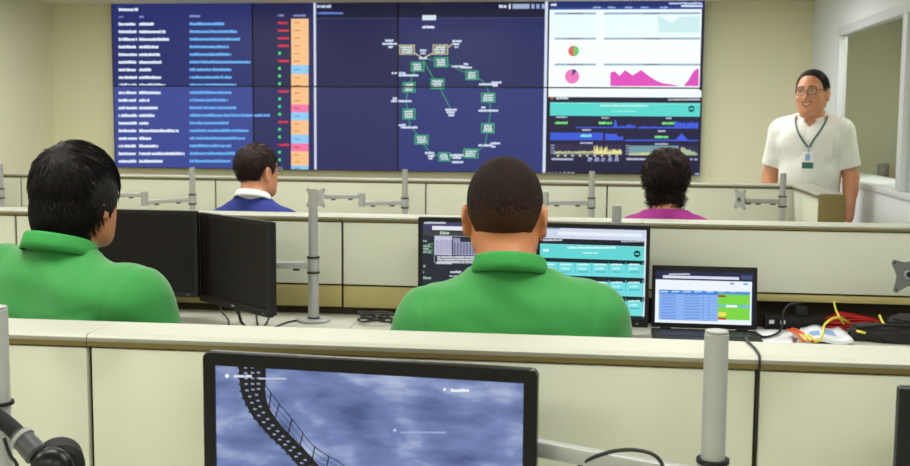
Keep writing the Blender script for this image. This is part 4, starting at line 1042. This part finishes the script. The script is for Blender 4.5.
def collar_mesh(name, parent, c, rx, ry, tilt, m, stand=0.034, fold=0.05, gap=0.5, point=0.035, flare=0.018, th=0.003):
    """fold-over shirt collar about the neck centre c; open at the front by gap radians"""
    V = []; Fs = []; n = 56
    for i in range(n+1):
        t = i/n; a = PI/2+gap/2+(2*PI-gap)*t; fr = max(0.0, math.sin(a)); ff = abs(2*t-1)**4
        ca, sa = math.cos(a), math.sin(a)
        z0 = -math.tan(tilt)*sa*ry
        drop = fold+point*ff
        prof = [(-0.001, -0.012), (-0.003, stand*0.6), (-0.002, stand), (0.004, stand+0.005), (0.009, stand), (0.009+flare*0.5, stand-drop*0.5), (0.009+flare, stand-drop),
                (0.009+flare-th, stand-drop), (0.006+flare*0.4, stand-drop*0.5), (0.006, stand-0.004), (0.002, -0.012)]
        for dr, z in prof: V.append((c[0]+ca*(rx+dr), c[1]+sa*(ry+dr), c[2]+z0+z))
    k = 11
    for i in range(n):
        for j in range(k): Fs.append((i*k+j, i*k+(j+1) % k, (i+1)*k+(j+1) % k, (i+1)*k+j))
    Fs.append(tuple(range(k))[::-1]); Fs.append(tuple(n*k+j for j in range(k)))
    o = link(name, V, Fs, m, parent, smooth=True); bm = bmesh.new(); bm.from_mesh(o.data); bmesh.ops.recalc_face_normals(bm, faces=bm.faces[:]); bm.to_mesh(o.data); bm.free(); return o

def lerp(a, b, t): return np.array(a)*(1-t)+np.array(b)*t
SEAT = 0.435
def seated(label, loc, rz, skin, shirt, shirt2, s=1.0, head_yaw=0.0, head_nod=0.08, head=(0, 0.045, 1.235), sleeve=0.72, big=0.0, neck_top=0.0, long_sleeve=False, hair=None, collar=True, seed=3, wrinkle=0.0055, shoulder=(0.158, 1.012), seam=True, hs=1.0, cfold=0.034, shrug=(0, 0), cz=0.0, armout=0.0):
    t = thing('person', label, 'person', (*loc, 0), rz); t.scale = (s, s, s)
    Rh = rot(head_yaw, head_nod); H = np.array(head); sx0, sz = shoulder
    T = [el((0, -0.005, 0.535), (0.175+big, 0.125, 0.11), 0.05, None, 'pelvis'), el((0, 0.02, 0.68), (0.155+big*1.3, 0.125+big, 0.17), 0.06, None, 'torso'), el((0, 0.0, 0.90), (0.172+big, 0.112+big*0.5, 0.19), 0.06, None, 'torso'),
         rc((-sx0+0.02, -0.01, sz-0.012+shrug[0]), (sx0-0.02, -0.01, sz-0.012+shrug[1]), 0.066, 0.066, 0.05, 'torso'), rc((0, -0.022, 1.085+shrug[0]*0.4), (-sx0, -0.012, sz+0.002+shrug[0]), 0.044, 0.055, 0.05, 'torso'), rc((0, -0.022, 1.085+shrug[1]*0.4), (sx0, -0.012, sz+0.002+shrug[1]), 0.044, 0.055, 0.05, 'torso'),
         el((-0.085, -0.07, 0.95), (0.085, 0.055, 0.12), 0.05, None, 'torso'), el((0.085, -0.07, 0.95), (0.085, 0.055, 0.12), 0.05, None, 'torso')]
    nb = np.array((0, -0.025, 1.06)); nt = H+Rh@np.array((0, -0.022, -0.055))
    Nk = [rc(nb, nt, 0.066, 0.058, 0.03, 'neck')]
    hp = head_prims(H, Rh, hs)
    A = []; Hd = []; ends = []
    for d in (-1, 1):
        S = np.array((d*(sx0+0.012), -0.01, sz+shrug[0 if d < 0 else 1])); E = np.array((d*(0.232+big+armout), 0.05, 0.755)); Wr = np.array((d*0.135, 0.285, 0.64))
        A += [rc(S, E, 0.060+big*0.3, 0.045, 0.045, 'uarm'), rc(E, Wr, 0.043, 0.028, 0.02, 'farm')]
        Hd += hand_prims(Wr, (-d*0.15, 0.9, -0.35), (d*0.1, 0.35, 0.94), -1 if d > 0 else 1, 0.3); ends.append((S, E, Wr))
    G = []; Ft = []
    for d in (-1, 1):
        hip, kn, an = (d*0.09, 0.0, SEAT+0.09), (d*0.125, 0.43, SEAT+0.075), (d*0.125, 0.42, 0.09)
        G += [rc(hip, kn, 0.083, 0.060, 0.03, 'leg'), rc(kn, an, 0.058, 0.038, 0.02, 'leg'), el((d*0.125, 0.375, 0.29), (0.05, 0.055, 0.11), 0.03, None, 'leg')]
        Ft += [rc((d*0.125, 0.415, 0.045), (d*0.13, 0.575, 0.034), 0.036, 0.030, 0.02, 'foot')]
    lo, hi = (-0.46, -0.24, 0), (0.46, 0.66, H[2]+0.17); h = 0.0065
    B = Field(lo, hi, h)
    for p in T+G+Ft+A+Nk+hp+Hd: B.add(p)
    for p in head_subs(H, Rh, hs): B.add(p, sub=True)
    B.mesh('body', M_SKIN[skin], t)
    # shirt: the same body a little larger, cut at hem, cuffs and neck
    F_ = Field(lo, hi, h); X, Y, Z = F_.grid()
    for p in Nk: F_.add(p, 0.009)
    for p in T+[q for q in A if long_sleeve or q['tag'] == 'uarm']:
        F_.add(p, 0.012 if p['tag'] != 'uarm' else 0.017)
    F_.D += (wrinkle*noise3(X, Y*0.6, Z*1.5, 30, seed)+wrinkle*0.45*noise3(X*1.2, Y, Z*1.2, 75, seed+1)).astype(np.float32)
    if seam:
        for d in (-1, 1):
            q = d*X-(sx0+0.008)-0.22*(Z-sz); F_.D += (0.0032*np.exp(-(q/0.006)**2)*(Z > 0.80)).astype(np.float32)
    if seam: F_.D += (0.0022*np.exp(-((Z-0.985-1.1*X**2)/0.005)**2)*(Y < -0.05)*(np.abs(X) < sx0-0.02)).astype(np.float32)
    q = Z-cz-1.118-0.25*(-Y) if collar else Z-1.105+0.15*Y
    F_.D = np.maximum(np.where(np.hypot(X, Y+0.02)+0*Z < 0.105, np.maximum(F_.D, q), F_.D), 0.47-Z).astype(np.float32)
    for S, E, Wr in ends:
        if long_sleeve: a, v = Wr, Wr-E
        else: a, v = S+(E-S)*sleeve, E-S
        v = v/np.linalg.norm(v); d = np.sign(S[0])
        m = ((X-a[0])*v[0]+(Y-a[1])*v[1]+(Z-a[2])*v[2]); near = (d*X > (0.20 if not long_sleeve else 0.0)) & (Y > (-0.3 if not long_sleeve else 0.2))
        F_.D = np.where(near, np.maximum(F_.D, m), F_.D).astype(np.float32)
    sh = F_.mesh('shirt', shirt, t)
    F_ = Field((-0.3, -0.24, 0), (0.3, 0.66, 0.68), h); X, Y, Z = F_.grid()
    for p in G+[T[0]]: F_.add(p, 0.011)
    F_.D = np.maximum(np.maximum(F_.D, Z-0.6), 0.075-Z).astype(np.float32); F_.mesh('trousers', M_TROU, t)
    for d in (-1, 1):
        F_ = Field((d*0.128-0.07, 0.34, 0), (d*0.128+0.07, 0.66, 0.14), 0.006); X, Y, Z = F_.grid()
        F_.add([p for p in Ft if p['a'][0]*d > 0][0], 0.009); F_.add(rc((d*0.125, 0.415, 0.05), (d*0.125, 0.42, 0.10), 0.046, 0.044, 0.02))
        F_.D = np.maximum(np.maximum(F_.D, 0.002-Z), Z-0.115).astype(np.float32); F_.mesh('shoe', M_SHOE, t)
    if collar: collar_mesh('collar', sh, (0, -0.018, 1.108+cz), 0.068, 0.074, 0.30, shirt2, 0.030, cfold, 0.5, 0.03, 0.010)
    return t, H, Rh, hp, sh

def hair_shell(parent, H, Rh, hp, off, line, mats, midx=None, amp=0.0, f=60, seed=2, h=0.0045, extra=(), name='hair', top=1.0, s=1.0):
    """scalp cover: the head's own shape grown by off and cut along the hairline z = line(y)"""
    lo, hi = H-np.array((0.14, 0.17, 0.15)), H+np.array((0.14, 0.17, 0.19))
    F_ = Field(lo, hi, h); X, Y, Z = F_.grid()
    F_.add(hp[0], off*top); F_.add(hp[1], off*0.6)
    for p in extra: F_.add(p)
    lx, ly, lz = [((X-H[0])*Rh[0, i]+(Y-H[1])*Rh[1, i]+(Z-H[2])*Rh[2, i])/s for i in range(3)]
    if amp: F_.D += (amp*noise3(lx, ly, lz, f, seed)+amp*0.7*noise3(lx, ly, lz, f*2.1, seed+5)).astype(np.float32)
    q = (line(ly)-lz).astype(np.float32)*s*0.8
    k = 0.012; a = F_.D; hh = np.maximum(k-np.abs(a-q), 0)/k; F_.D = (np.maximum(a, q)+hh*hh*k*0.25).astype(np.float32)
    mf = None
    if midx: mf = lambda C: midx(((C-H)@Rh)/s)
    return F_.mesh(name, mats, parent, mf)
LN = lambda *pts: (lambda y: np.interp(y, [p[0] for p in pts], [p[1] for p in pts]))

# -- the man with cropped hair
t, H, Rh, hp, sh = seated('man with cropped hair in a green polo shirt, seen from behind', (CM[0], CM[1]), CM[2], 'tan', M_GREEN, M_GREEN2, CM[3], head_yaw=0.0, head_nod=0.10, big=0.008, seed=5, shoulder=(0.162, 0.998), hs=1.01, head=(-0.017, 0.045, 1.225), shrug=(-0.012, 0.008))
crop = LN((-0.13, -0.078), (-0.05, -0.075), (-0.036, -0.05), (-0.024, 0.012), (0.012, 0.022), (0.022, -0.006), (0.036, 0.0), (0.05, 0.045), (0.11, 0.07))
def fade(C):
    r = np.random.default_rng(3); z = C[:, 2]+r.normal(size=len(C))*0.014
    return (z < 0.012).astype(int)
hair_shell(t, H, Rh, hp, 0.005, crop, [M_HCROP, M_HFADE], fade, amp=0.0008, f=300, s=1.02)
# -- the dark haired man at the left
t, H, Rh, hp, sh = seated('man with thick black hair in a green polo shirt, at the left edge', (LM[0], LM[1]), LM[2], 'tan', M_GREEN, M_GREEN2, LM[3], head_yaw=LM[4], head_nod=0.06, big=0.025, seed=9, shoulder=(0.186, 1.012), head=(0, 0.045, 1.244), armout=0.04, shrug=(0.024, 0.004), cz=0.016)
mop = LN((-0.13, -0.125), (-0.05, -0.118), (-0.036, -0.085), (-0.026, -0.06), (0.01, -0.032), (0.02, -0.04), (0.036, -0.02), (0.055, 0.045), (0.11, 0.062))
hair_shell(t, H, Rh, hp, 0.009, mop, [M_HBLACK], amp=0.0025, f=70, extra=[el(H+Rh@np.array((0, -0.040, -0.050)), (0.074, 0.066, 0.080), 0.03, Rh)]+[el(H+Rh@np.array((d*0.074, -0.006, 0.0)), (0.019, 0.045, 0.055), 0.02, Rh) for d in (-1, 1)])
inr = lambda p: p[2] > mop(p[1])+0.004
hs_ = hair_strands('hair_strands', t, H, Rh, 1.0, 2600, [M_HBLACK], 0.05, (0.15, -0.62, 0.75), inr, lift=0.2, seed=4, wid=0.0013, base=0.006, spread=0.22)
hair_strands('nape_hair', t, H, Rh, 1.0, 1500, [M_HBLACK], 0.04, (0, -0.5, 1), lambda p: -0.085 < p[2] < 0.03 and p[2] > mop(p[1])+0.02 and p[1] < 0.05, lift=0.15, seed=24, wid=0.0013, spread=0.2, cen=(0, -0.026, -0.030), rad=(0.083, 0.090, 0.105))
# -- the man in blue
t, H, Rh, hp, sh = seated('man with short dark hair, white collar and blue sweater, seen from behind', (BM[0], BM[1]), BM[2], 'light', M_NAVY, M_WCOLL, BM[3], head_yaw=BM[4], head_nod=0.05, long_sleeve=True, seed=12, seam=False, cfold=0.024, shoulder=(0.148, 0.985))
shrt = LN((-0.13, -0.066), (-0.05, -0.064), (-0.036, -0.04), (-0.024, 0.012), (0.012, 0.022), (0.022, -0.012), (0.036, -0.004), (0.055, 0.045), (0.11, 0.066))
hair_shell(t, H, Rh, hp, 0.008, shrt, [M_HBROWN], amp=0.0018, f=90)
hair_strands('hair_strands', t, H, Rh, 1.0, 900, [M_HBROWN], 0.03, (0.1, -0.6, 0.78), lambda p: p[2] > shrt(p[1])+0.006, lift=0.3, seed=6, wid=0.0013, base=0.005)
def glasses(parent, H, Rh, s=1.0, m=M_GLASSF):
    P = lambda *v: tuple(np.array(H)+Rh@(np.array(v, float)*s)); bm = bmesh.new()
    for d in (-1, 1):
        ring = [P(d*0.0325+0.0245*math.copysign(abs(math.cos(a))**0.75, math.cos(a)), 0.104-0.010*abs(math.cos(a)*0.4+d*0.4), 0.008+0.0165*math.copysign(abs(math.sin(a))**0.75, math.sin(a))) for a in [2*PI*i/20 for i in range(21)]]
        tube(bm, ring, 0.0016*s, 6, 0)
        tube(bm, [P(d*0.057, 0.098, 0.014), P(d*0.070, 0.07, 0.016), P(d*0.081, 0.01, 0.014), P(d*0.085, -0.012, 0.004)], 0.0017*s, 6, 6)
    tube(bm, [P(-0.009, 0.105, 0.012), P(0, 0.108, 0.015), P(0.009, 0.105, 0.012)], 0.0015*s, 6, 4)
    g = link_bm('glasses', bm, m, parent)
    for d in (-1, 1):
        ring = [P(d*0.0325+0.0235*math.cos(a), 0.104-0.010*abs(math.cos(a)*0.4+d*0.4), 0.008+0.0155*math.sin(a)) for a in [2*PI*i/20 for i in range(20)]]
        bk = [P(d*0.0325+0.0235*math.cos(a), 0.1028-0.010*abs(math.cos(a)*0.4+d*0.4), 0.008+0.0155*math.sin(a)) for a in [2*PI*i/20 for i in range(20)]]
        Fs = [tuple(range(20)), tuple(range(39, 19, -1))]+[(i, 20+i, 20+(i+1) % 20, (i+1) % 20) for i in range(20)]
        link('lens', ring+bk, Fs, M_LENS, g)
    return g
glasses(t, H, Rh, 1.0, mat('silver glasses frame', (170, 176, 180), 0.3, 0.6))
# -- the person in magenta
t, H, Rh, hp, sh = seated('person with curly dark hair and a magenta top, seen from behind', (MM[0], MM[1]), MM[2], 'light', M_MAG, M_MAG, MM[3], head_yaw=0.0, head_nod=0.06, collar=False, seed=15, seam=False, shoulder=(0.142, 0.985))
cur = LN((-0.13, -0.150), (-0.03, -0.145), (0.03, -0.06), (0.05, 0.03), (0.11, 0.06))
bl = [el(H+np.array(c), r, 0.03, None) for c, r in (((0, -0.035, 0.03), (0.092, 0.095, 0.096)), ((0, -0.05, -0.075), (0.080, 0.064, 0.085)), ((0.01, -0.02, 0.085), (0.07, 0.075, 0.055)))]
hair_shell(t, H, Rh, hp, 0.014, cur, [M_HBROWN], amp=0.006, f=110, extra=bl, seed=8)
hair_strands('nape_curls', t, H, Rh, 1.0, 500, [M_HBROWN, M_HBLACK], 0.035, (0, -0.1, 1), lambda p: p[2] > -0.13 and p[1] < 0.0, lift=0.4, curl=0.007, seed=31, wid=0.002, spread=0.7, cen=(0, -0.05, -0.07), rad=(0.082, 0.066, 0.082))
hair_strands('hair_curls', t, H+np.array((0, -0.012, -0.005)), Rh, 1.0, 1000, [M_HBROWN, M_HBLACK], 0.045, (0, -0.1, 1), lambda p: p[2] > cur(p[1])-0.0, lift=0.4, curl=0.007, seed=11, wid=0.002, base=0.016, spread=0.7)

# ------------------------------------------------------------------ the standing man
def standing():
    s = SM[3]; t = thing('person', 'smiling man standing in a white short sleeved shirt, wearing glasses and a badge', 'person', (SM[0], SM[1], 0), SM[2]); t.scale = (s, s, s)
    Rh = rot(SM[4], 0.02, SM[5]); H = np.array((0.0, 0.035, 1.602)); hs = 1.12
    T = [el((0, 0.0, 0.95), (0.172, 0.125, 0.12), 0.05, None, 'pelvis'), el((0, 0.035, 1.10), (0.168, 0.150, 0.17), 0.06, None, 'torso'), el((0, 0.01, 1.27), (0.165, 0.128, 0.16), 0.06, None, 'torso'),
         rc((-0.14, -0.01, 1.365), (0.14, -0.01, 1.365), 0.064, 0.064, 0.05, 'torso'), rc((0, -0.02, 1.45), (-0.158, -0.012, 1.372), 0.05, 0.053, 0.05, 'torso'), rc((0, -0.02, 1.45), (0.158, -0.012, 1.372), 0.05, 0.053, 0.05, 'torso'),
         el((-0.085, 0.075, 1.29), (0.085, 0.055, 0.09), 0.05, None, 'torso'), el((0.085, 0.075, 1.29), (0.085, 0.055, 0.09), 0.05, None, 'torso')]
    Nk = [rc((0, -0.02, 1.41), H+Rh@np.array((0, -0.015, -0.07)), 0.068, 0.062, 0.03, 'neck')]
    hp = head_prims(H, Rh, hs, True, 0.010); A = []; Hd = []; ends = []
    for d in (-1, 1):
        S = np.array((d*0.172, -0.01, 1.358)); E = np.array((d*0.242, -0.02, 1.09)); Wr = np.array((d*0.245, 0.05, 0.855))
        A += [rc(S, E, 0.060, 0.046, 0.045, 'uarm'), rc(E, Wr, 0.046, 0.030, 0.02, 'farm'), el(tuple(E*0.72+Wr*0.28), (0.045, 0.046, 0.07), 0.02, None, 'farm')]
        Hd += hand_prims(Wr, (-d*0.05, 0.12, -1), (d, 0.1, 0), 1 if d > 0 else -1, 0.35); ends.append((S, E))
    G = []; Ft = []
    for d in (-1, 1):
        G += [rc((d*0.09, 0, 0.90), (d*0.10, 0.01, 0.49), 0.090, 0.060, 0.04, 'leg'), rc((d*0.10, 0.01, 0.49), (d*0.105, -0.01, 0.09), 0.058, 0.038, 0.02, 'leg'), el((d*0.102, -0.025, 0.35), (0.05, 0.055, 0.11), 0.03, None, 'leg')]
        Ft += [rc((d*0.105, -0.02, 0.045), (d*0.125, 0.145, 0.034), 0.036, 0.030, 0.02, 'foot')]
    lo, hi = (-0.40, -0.22, 0), (0.40, 0.26, 1.75); h = 0.0055
    B = Field(lo, hi, h)
    for p in T+G+Ft+A+Nk+hp+Hd: B.add(p)
    for p in head_subs(H, Rh, hs, True): B.add(p, sub=True)
    body = B.mesh('body', [M_SKIN['light'], M_LIP, M_TEETH, M_EYEW, M_IRIS], t, relax=1)
    # eyes, lips and teeth as islands of the same body mesh
    P = lambda *v: H+Rh@(np.array(v, float)*hs)
    bm = bmesh.new(); bm.from_mesh(body.data)
    def front(x, z):
        """how far forward the face reaches at (x, z) of the head"""
        last = None
        for y in np.arange(0.135, 0.03, -0.001):
            q = P(x, y, z); g = (q-B.lo)/B.h; i = np.floor(g).astype(int); f = g-i; v = 0.0
            for c in ((0, 0, 0), (1, 0, 0), (0, 1, 0), (0, 0, 1), (1, 1, 0), (1, 0, 1), (0, 1, 1), (1, 1, 1)):
                w = np.prod([f[k] if c[k] else 1-f[k] for k in range(3)]); v += w*B.D[i[0]+c[0], i[1]+c[1], i[2]+c[2]]
            if v < 0: return y
        return 0.09
    for d in (-1, 1):
        fy = front(d*0.032, 0.0115)
        r = bmesh.ops.create_uvsphere(bm, u_segments=16, v_segments=10, radius=0.0125*hs, matrix=Matrix.Translation(Vector(P(d*0.032, fy-0.0085, 0.012))))
        for f in {f for v in r['verts'] for f in v.link_faces}: f.material_index = 3; f.smooth = True
        r = bmesh.ops.create_uvsphere(bm, u_segments=12, v_segments=8, radius=0.0062*hs, matrix=Matrix.Translation(Vector(P(d*0.032+0.001, fy-0.0005, 0.0115))))
        for f in {f for v in r['verts'] for f in v.link_faces}: f.material_index = 4; f.smooth = True
        for up, rr in ((1, 0.0045), (-1, 0.004)):   # lids narrowed by the smile
            tube(bm, [Vector(P(d*0.032+x, fy+0.0035-12*x*x, 0.0118+up*(0.0085-16*x*x))) for x in (-0.017, -0.010, 0, 0.010, 0.017)], rr*hs, 8, 4, 0)
    def arc(w, z, dz, out, r, mi, n=9):
        Q_ = []
        for q in [-1+2*i/(n-1) for i in range(n)]:
            x, zz = w*q, z+dz*q*q; Q_.append(Vector(P(x, max(front(x, zz), front(x, -0.05)-0.004-6*x*x)+out, zz)))
        tube(bm, Q_, r*hs, 8, 3, mi)
    arc(0.029, -0.0525, 0.010, 0.0002, 0.0024, 1); arc(0.026, -0.0695, 0.023, 0.0002, 0.0032, 1)
    for z, dz in ((-0.0570, 0.012), (-0.0600, 0.014), (-0.0625, 0.018)): arc(0.0225, z, dz, -0.0016, 0.0026, 2)
    bm.to_mesh(body.data); bm.free()
    # shirt
    F_ = Field(lo, hi, h); X, Y, Z = F_.grid()
    for p in T+[q for q in A if q['tag'] == 'uarm']: F_.add(p, 0.016 if p['tag'] != 'uarm' else 0.024)
    F_.add(el((0, 0.02, 0.92), (0.19, 0.165, 0.15), 0.05))
    F_.D += (0.004*noise3(X*1.2, Y*0.8, Z*0.9, 34, 21)+0.0018*noise3(X, Y, Z, 80, 22)).astype(np.float32)
    for d in (-1, 1): F_.D += (0.003*np.exp(-((d*X-0.178-0.2*(Z-1.37))/0.006)**2)*(Z > 1.15)).astype(np.float32)
    F_.D += (0.003*np.exp(-((X-0.012)/0.005)**2)*(Y > 0)*(Z < 1.42)).astype(np.float32)
    F_.D = np.maximum(F_.D, np.maximum(Z-1.462+0.55*Y, 0.80-Z))
    vn = (Z < 0) | (np.abs(X) > 0.045*np.clip((Z-1.395)/0.05, 0, 1)) | (Y < 0.0)
    F_.D = np.where(vn, F_.D, np.maximum(F_.D, (0.045*np.clip((Z-1.395)/0.05, 0, 1)-np.abs(X)))).astype(np.float32)
    for S, E in ends:
        a, v = S+(E-S)*0.78, (E-S)/np.linalg.norm(E-S); d = np.sign(S[0]); m = (X-a[0])*v[0]+(Y-a[1])*v[1]+(Z-a[2])*v[2]
        F_.D = np.where((d*X > 0.18) & (Z > 1.0), np.maximum(F_.D, m), F_.D)
        F_.D = np.where((d*X > 0.212) & (Z <= 1.0), np.maximum(F_.D, d*X-0.212), F_.D)
    F_.D = F_.D.astype(np.float32); sh = F_.mesh('shirt', M_LINEN, t, relax=1)
    collar_mesh('collar', sh, (0, -0.012, 1.447), 0.074, 0.080, 0.42, M_LINEN, 0.030, 0.052, 0.75, 0.04, 0.022)
    bm = bmesh.new(); box(bm, (-0.145, 0, 1.22), (-0.055, 0.004, 1.33), 0.001); pk = link_bm('chest_pocket', bm, M_LINEN, sh)
    for v in pk.data.vertices: v.co.y += 0.156-1.6*(-v.co.x-0.07)**2*1.5+(1.33-v.co.z)*0.04
    for k in range(4):
        z = 1.315-k*0.085; y = 0.147+0.035*math.sin((1.40-z)*4.0)
        cyl_obj('button', (0.002, y+0.012, z), (0.002, y+0.017, z), 0.0055, M_CARD, sh, n=14)
    F_ = Field((-0.3, -0.22, 0), (0.3, 0.26, 1.02), 0.007); X, Y, Z = F_.grid()
    for p in G+[T[0]]: F_.add(p, 0.012)
    F_.D = np.maximum(np.maximum(F_.D, Z-0.985), 0.06-Z).astype(np.float32); F_.mesh('trousers', M_TROU, t)
    for d in (-1, 1):
        F_ = Field((d*0.115-0.08, -0.1, 0), (d*0.115+0.08, 0.24, 0.14), 0.006); X, Y, Z = F_.grid(); F_.add([p for p in Ft if p['a'][0]*d > 0][0], 0.009); F_.add(rc((d*0.105, -0.02, 0.05), (d*0.105, -0.015, 0.1), 0.046, 0.044, 0.02))
        F_.D = np.maximum(np.maximum(F_.D, 0.002-Z), Z-0.115).astype(np.float32); F_.mesh('shoe', M_SHOE, t)
    hl = LN((-0.13, -0.06), (-0.05, -0.058), (-0.036, -0.035), (-0.024, 0.012), (0.012, 0.022), (0.022, 0.0), (0.032, 0.014), (0.042, 0.074), (0.062, 0.104), (0.12, 0.108))
    hair_shell(t, H, Rh, hp, 0.0065, hl, [M_HBLACK], amp=0.0015, f=90, s=hs)
    hair_strands('hair_strands', t, H, Rh, hs, 700, [M_HBLACK], 0.028, (0.1, -0.6, 0.78), lambda p: p[2] > hl(p[1])+(0.004 if p[1] < 0.02 else 0.03), lift=0.2, seed=16, wid=0.0014, base=0.005)
    for d in (-1, 1):
        bm = bmesh.new(); tube(bm, [Vector(P(d*0.014, front(d*0.014, 0.033)+0.001, 0.033)), Vector(P(d*0.032, front(d*0.032, 0.038)+0.001, 0.038)), Vector(P(d*0.052, front(d*0.052, 0.032)+0.001, 0.032))], 0.0042, 8, 6, taper=lambda u: 1-0.5*u); link_bm('eyebrow', bm, M_HBLACK, t)
    glasses(t, H, Rh, hs)
    # lanyard and badge lie on the shirt front
    F2 = lambda x, z: 0.151-1.5*max(0, abs(x)-0.03)**2*2+0.045*math.sin(max(0, 1.36-z)*4)
    bm = bmesh.new()
    for d in (-1, 1):
        pts = [(d*0.060, -0.05, 1.474), (d*0.090, 0.005, 1.462), (d*0.086, 0.075, 1.425), (d*0.066, 0.128, 1.375), (d*0.036, 0.158, 1.325), (0.004*d-0.008, 0.176, 1.277)]
        Q_ = spline(pts, 6); w = 0.0055
        for a, b in zip(Q_, Q_[1:]):
            u = (b-a).cross(Vector((0, 1, 0.3))).normalized()*w
            vs = [bm.verts.new(q+o+n_) for n_ in (Vector((0, 0, 0)), Vector((0, 0.0022, 0.001))) for q, o in ((a, -u), (a, u), (b, u), (b, -u))]
            for f in ((0, 1, 2, 3), (7, 6, 5, 4), (0, 3, 7, 4), (1, 5, 6, 2), (0, 4, 5, 1), (3, 2, 6, 7)): bm.faces.new([vs[i] for i in f])
    bmesh.ops.recalc_face_normals(bm, faces=bm.faces[:]); ly = link_bm('lanyard', bm, M_TEALR, t)
    cyl_obj('clip', (-0.008, 0.183, 1.280), (-0.008, 0.194, 1.243), 0.004, M_SILVER, ly, n=10)
    bm = bmesh.new(); box(bm, (-0.041, 0.192, 1.148), (0.025, 0.196, 1.246), 0.0015); cd = link_bm('badge', bm, M_CARD, t, auto=0.6)
    box_obj('badge_band', (-0.0405, 0.1912, 1.149), (0.0245, 0.1968, 1.186), M_CARDG, cd)
    box_obj('badge_photo', (-0.022, 0.1955, 1.196), (0.006, 0.1968, 1.236), M_BLUEP, cd)
    return t
standing()

# ================================================================== OFFICE CHAIRS
def chair(label, loc, rz):
    t = thing('office_chair', label, 'chair', (*loc, 0), rz, 'office chairs')
    bm = bmesh.new(); box(bm, (-0.24, -0.20, 0.365), (0.24, 0.27, 0.415), 0.022, 3); link_bm('seat', bm, M_FABB, t, auto=0.8)
    bm = bmesh.new(); box(bm, (-0.20, -0.285, 0.52), (0.20, -0.245, 0.86), 0.018, 3)
    for v in bm.verts: v.co.y += 0.35*v.co.x**2-0.05*(v.co.z-0.52)
    link_bm('backrest', bm, M_FABB, t, auto=0.8)
    bm = bmesh.new(); beam(bm, (0, -0.06, 0.353), (0, -0.30, 0.353), 0.05, 0.014); beam(bm, (0, -0.296, 0.353), (0, -0.312, 0.70), 0.05, 0.014); link_bm('back_bracket', bm, M_BLACKM, t, auto=0.6)
    cyl_obj('gas_column', (0, 0, 0.09), (0, 0, 0.365), 0.024, M_BLACKM, t, n=20)
    for k in range(5):
        a = 2*PI*k/5+0.3; c, s_ = math.cos(a), math.sin(a)
        bm = bmesh.new(); beam(bm, (0.02*c, 0.02*s_, 0.10), (0.28*c, 0.28*s_, 0.075), 0.04, 0.028); l = link_bm('leg', bm, M_BLACKM, t, auto=0.6)
        bm = bmesh.new(); cyl(bm, (0.28*c-0.02*s_, 0.28*s_+0.02*c, 0.03), (0.28*c+0.02*s_, 0.28*s_-0.02*c, 0.03), 0.03, None, 18, 0.004); bmesh.ops.recalc_face_normals(bm, faces=bm.faces[:]); link_bm('caster', bm, M_BLACK, l, auto=0.7)
    return t
for nm_, q in (('under the man with cropped hair', CM), ('under the dark haired man at the left', LM), ('under the man in the blue sweater', BM), ('under the person in magenta', MM)):
    chair('black office chair '+nm_, (q[0], q[1]), q[2]).scale = (q[3],)*3

# ================================================================== CAMERA AND VIEW
cam = bpy.data.cameras.new('camera'); co = bpy.data.objects.new('camera', cam); COL.objects.link(co)
cam.sensor_fit = 'HORIZONTAL'; cam.sensor_width = 36.0; cam.lens = F/910*36; cam.dof.use_dof = True; cam.dof.focus_distance = 2.6; cam.dof.aperture_fstop = 9.0; cam.clip_start = 0.02; cam.clip_end = 60
co.matrix_world = Matrix(((RT.x, UP.x, -FWD.x, CAM.x), (RT.y, UP.y, -FWD.y, CAM.y), (RT.z, UP.z, -FWD.z, CAM.z), (0, 0, 0, 1)))
scene.camera = co
w = bpy.data.worlds.new('world'); scene.world = w; w.use_nodes = True
w.node_tree.nodes['Background'].inputs['Color'].default_value = (0.5, 0.55, 0.6, 1); w.node_tree.nodes['Background'].inputs['Strength'].default_value = 0.2
scene.view_settings.view_transform = 'Standard'; scene.view_settings.look = 'None'; scene.view_settings.gamma = 1; scene.view_settings.exposure = EXPO
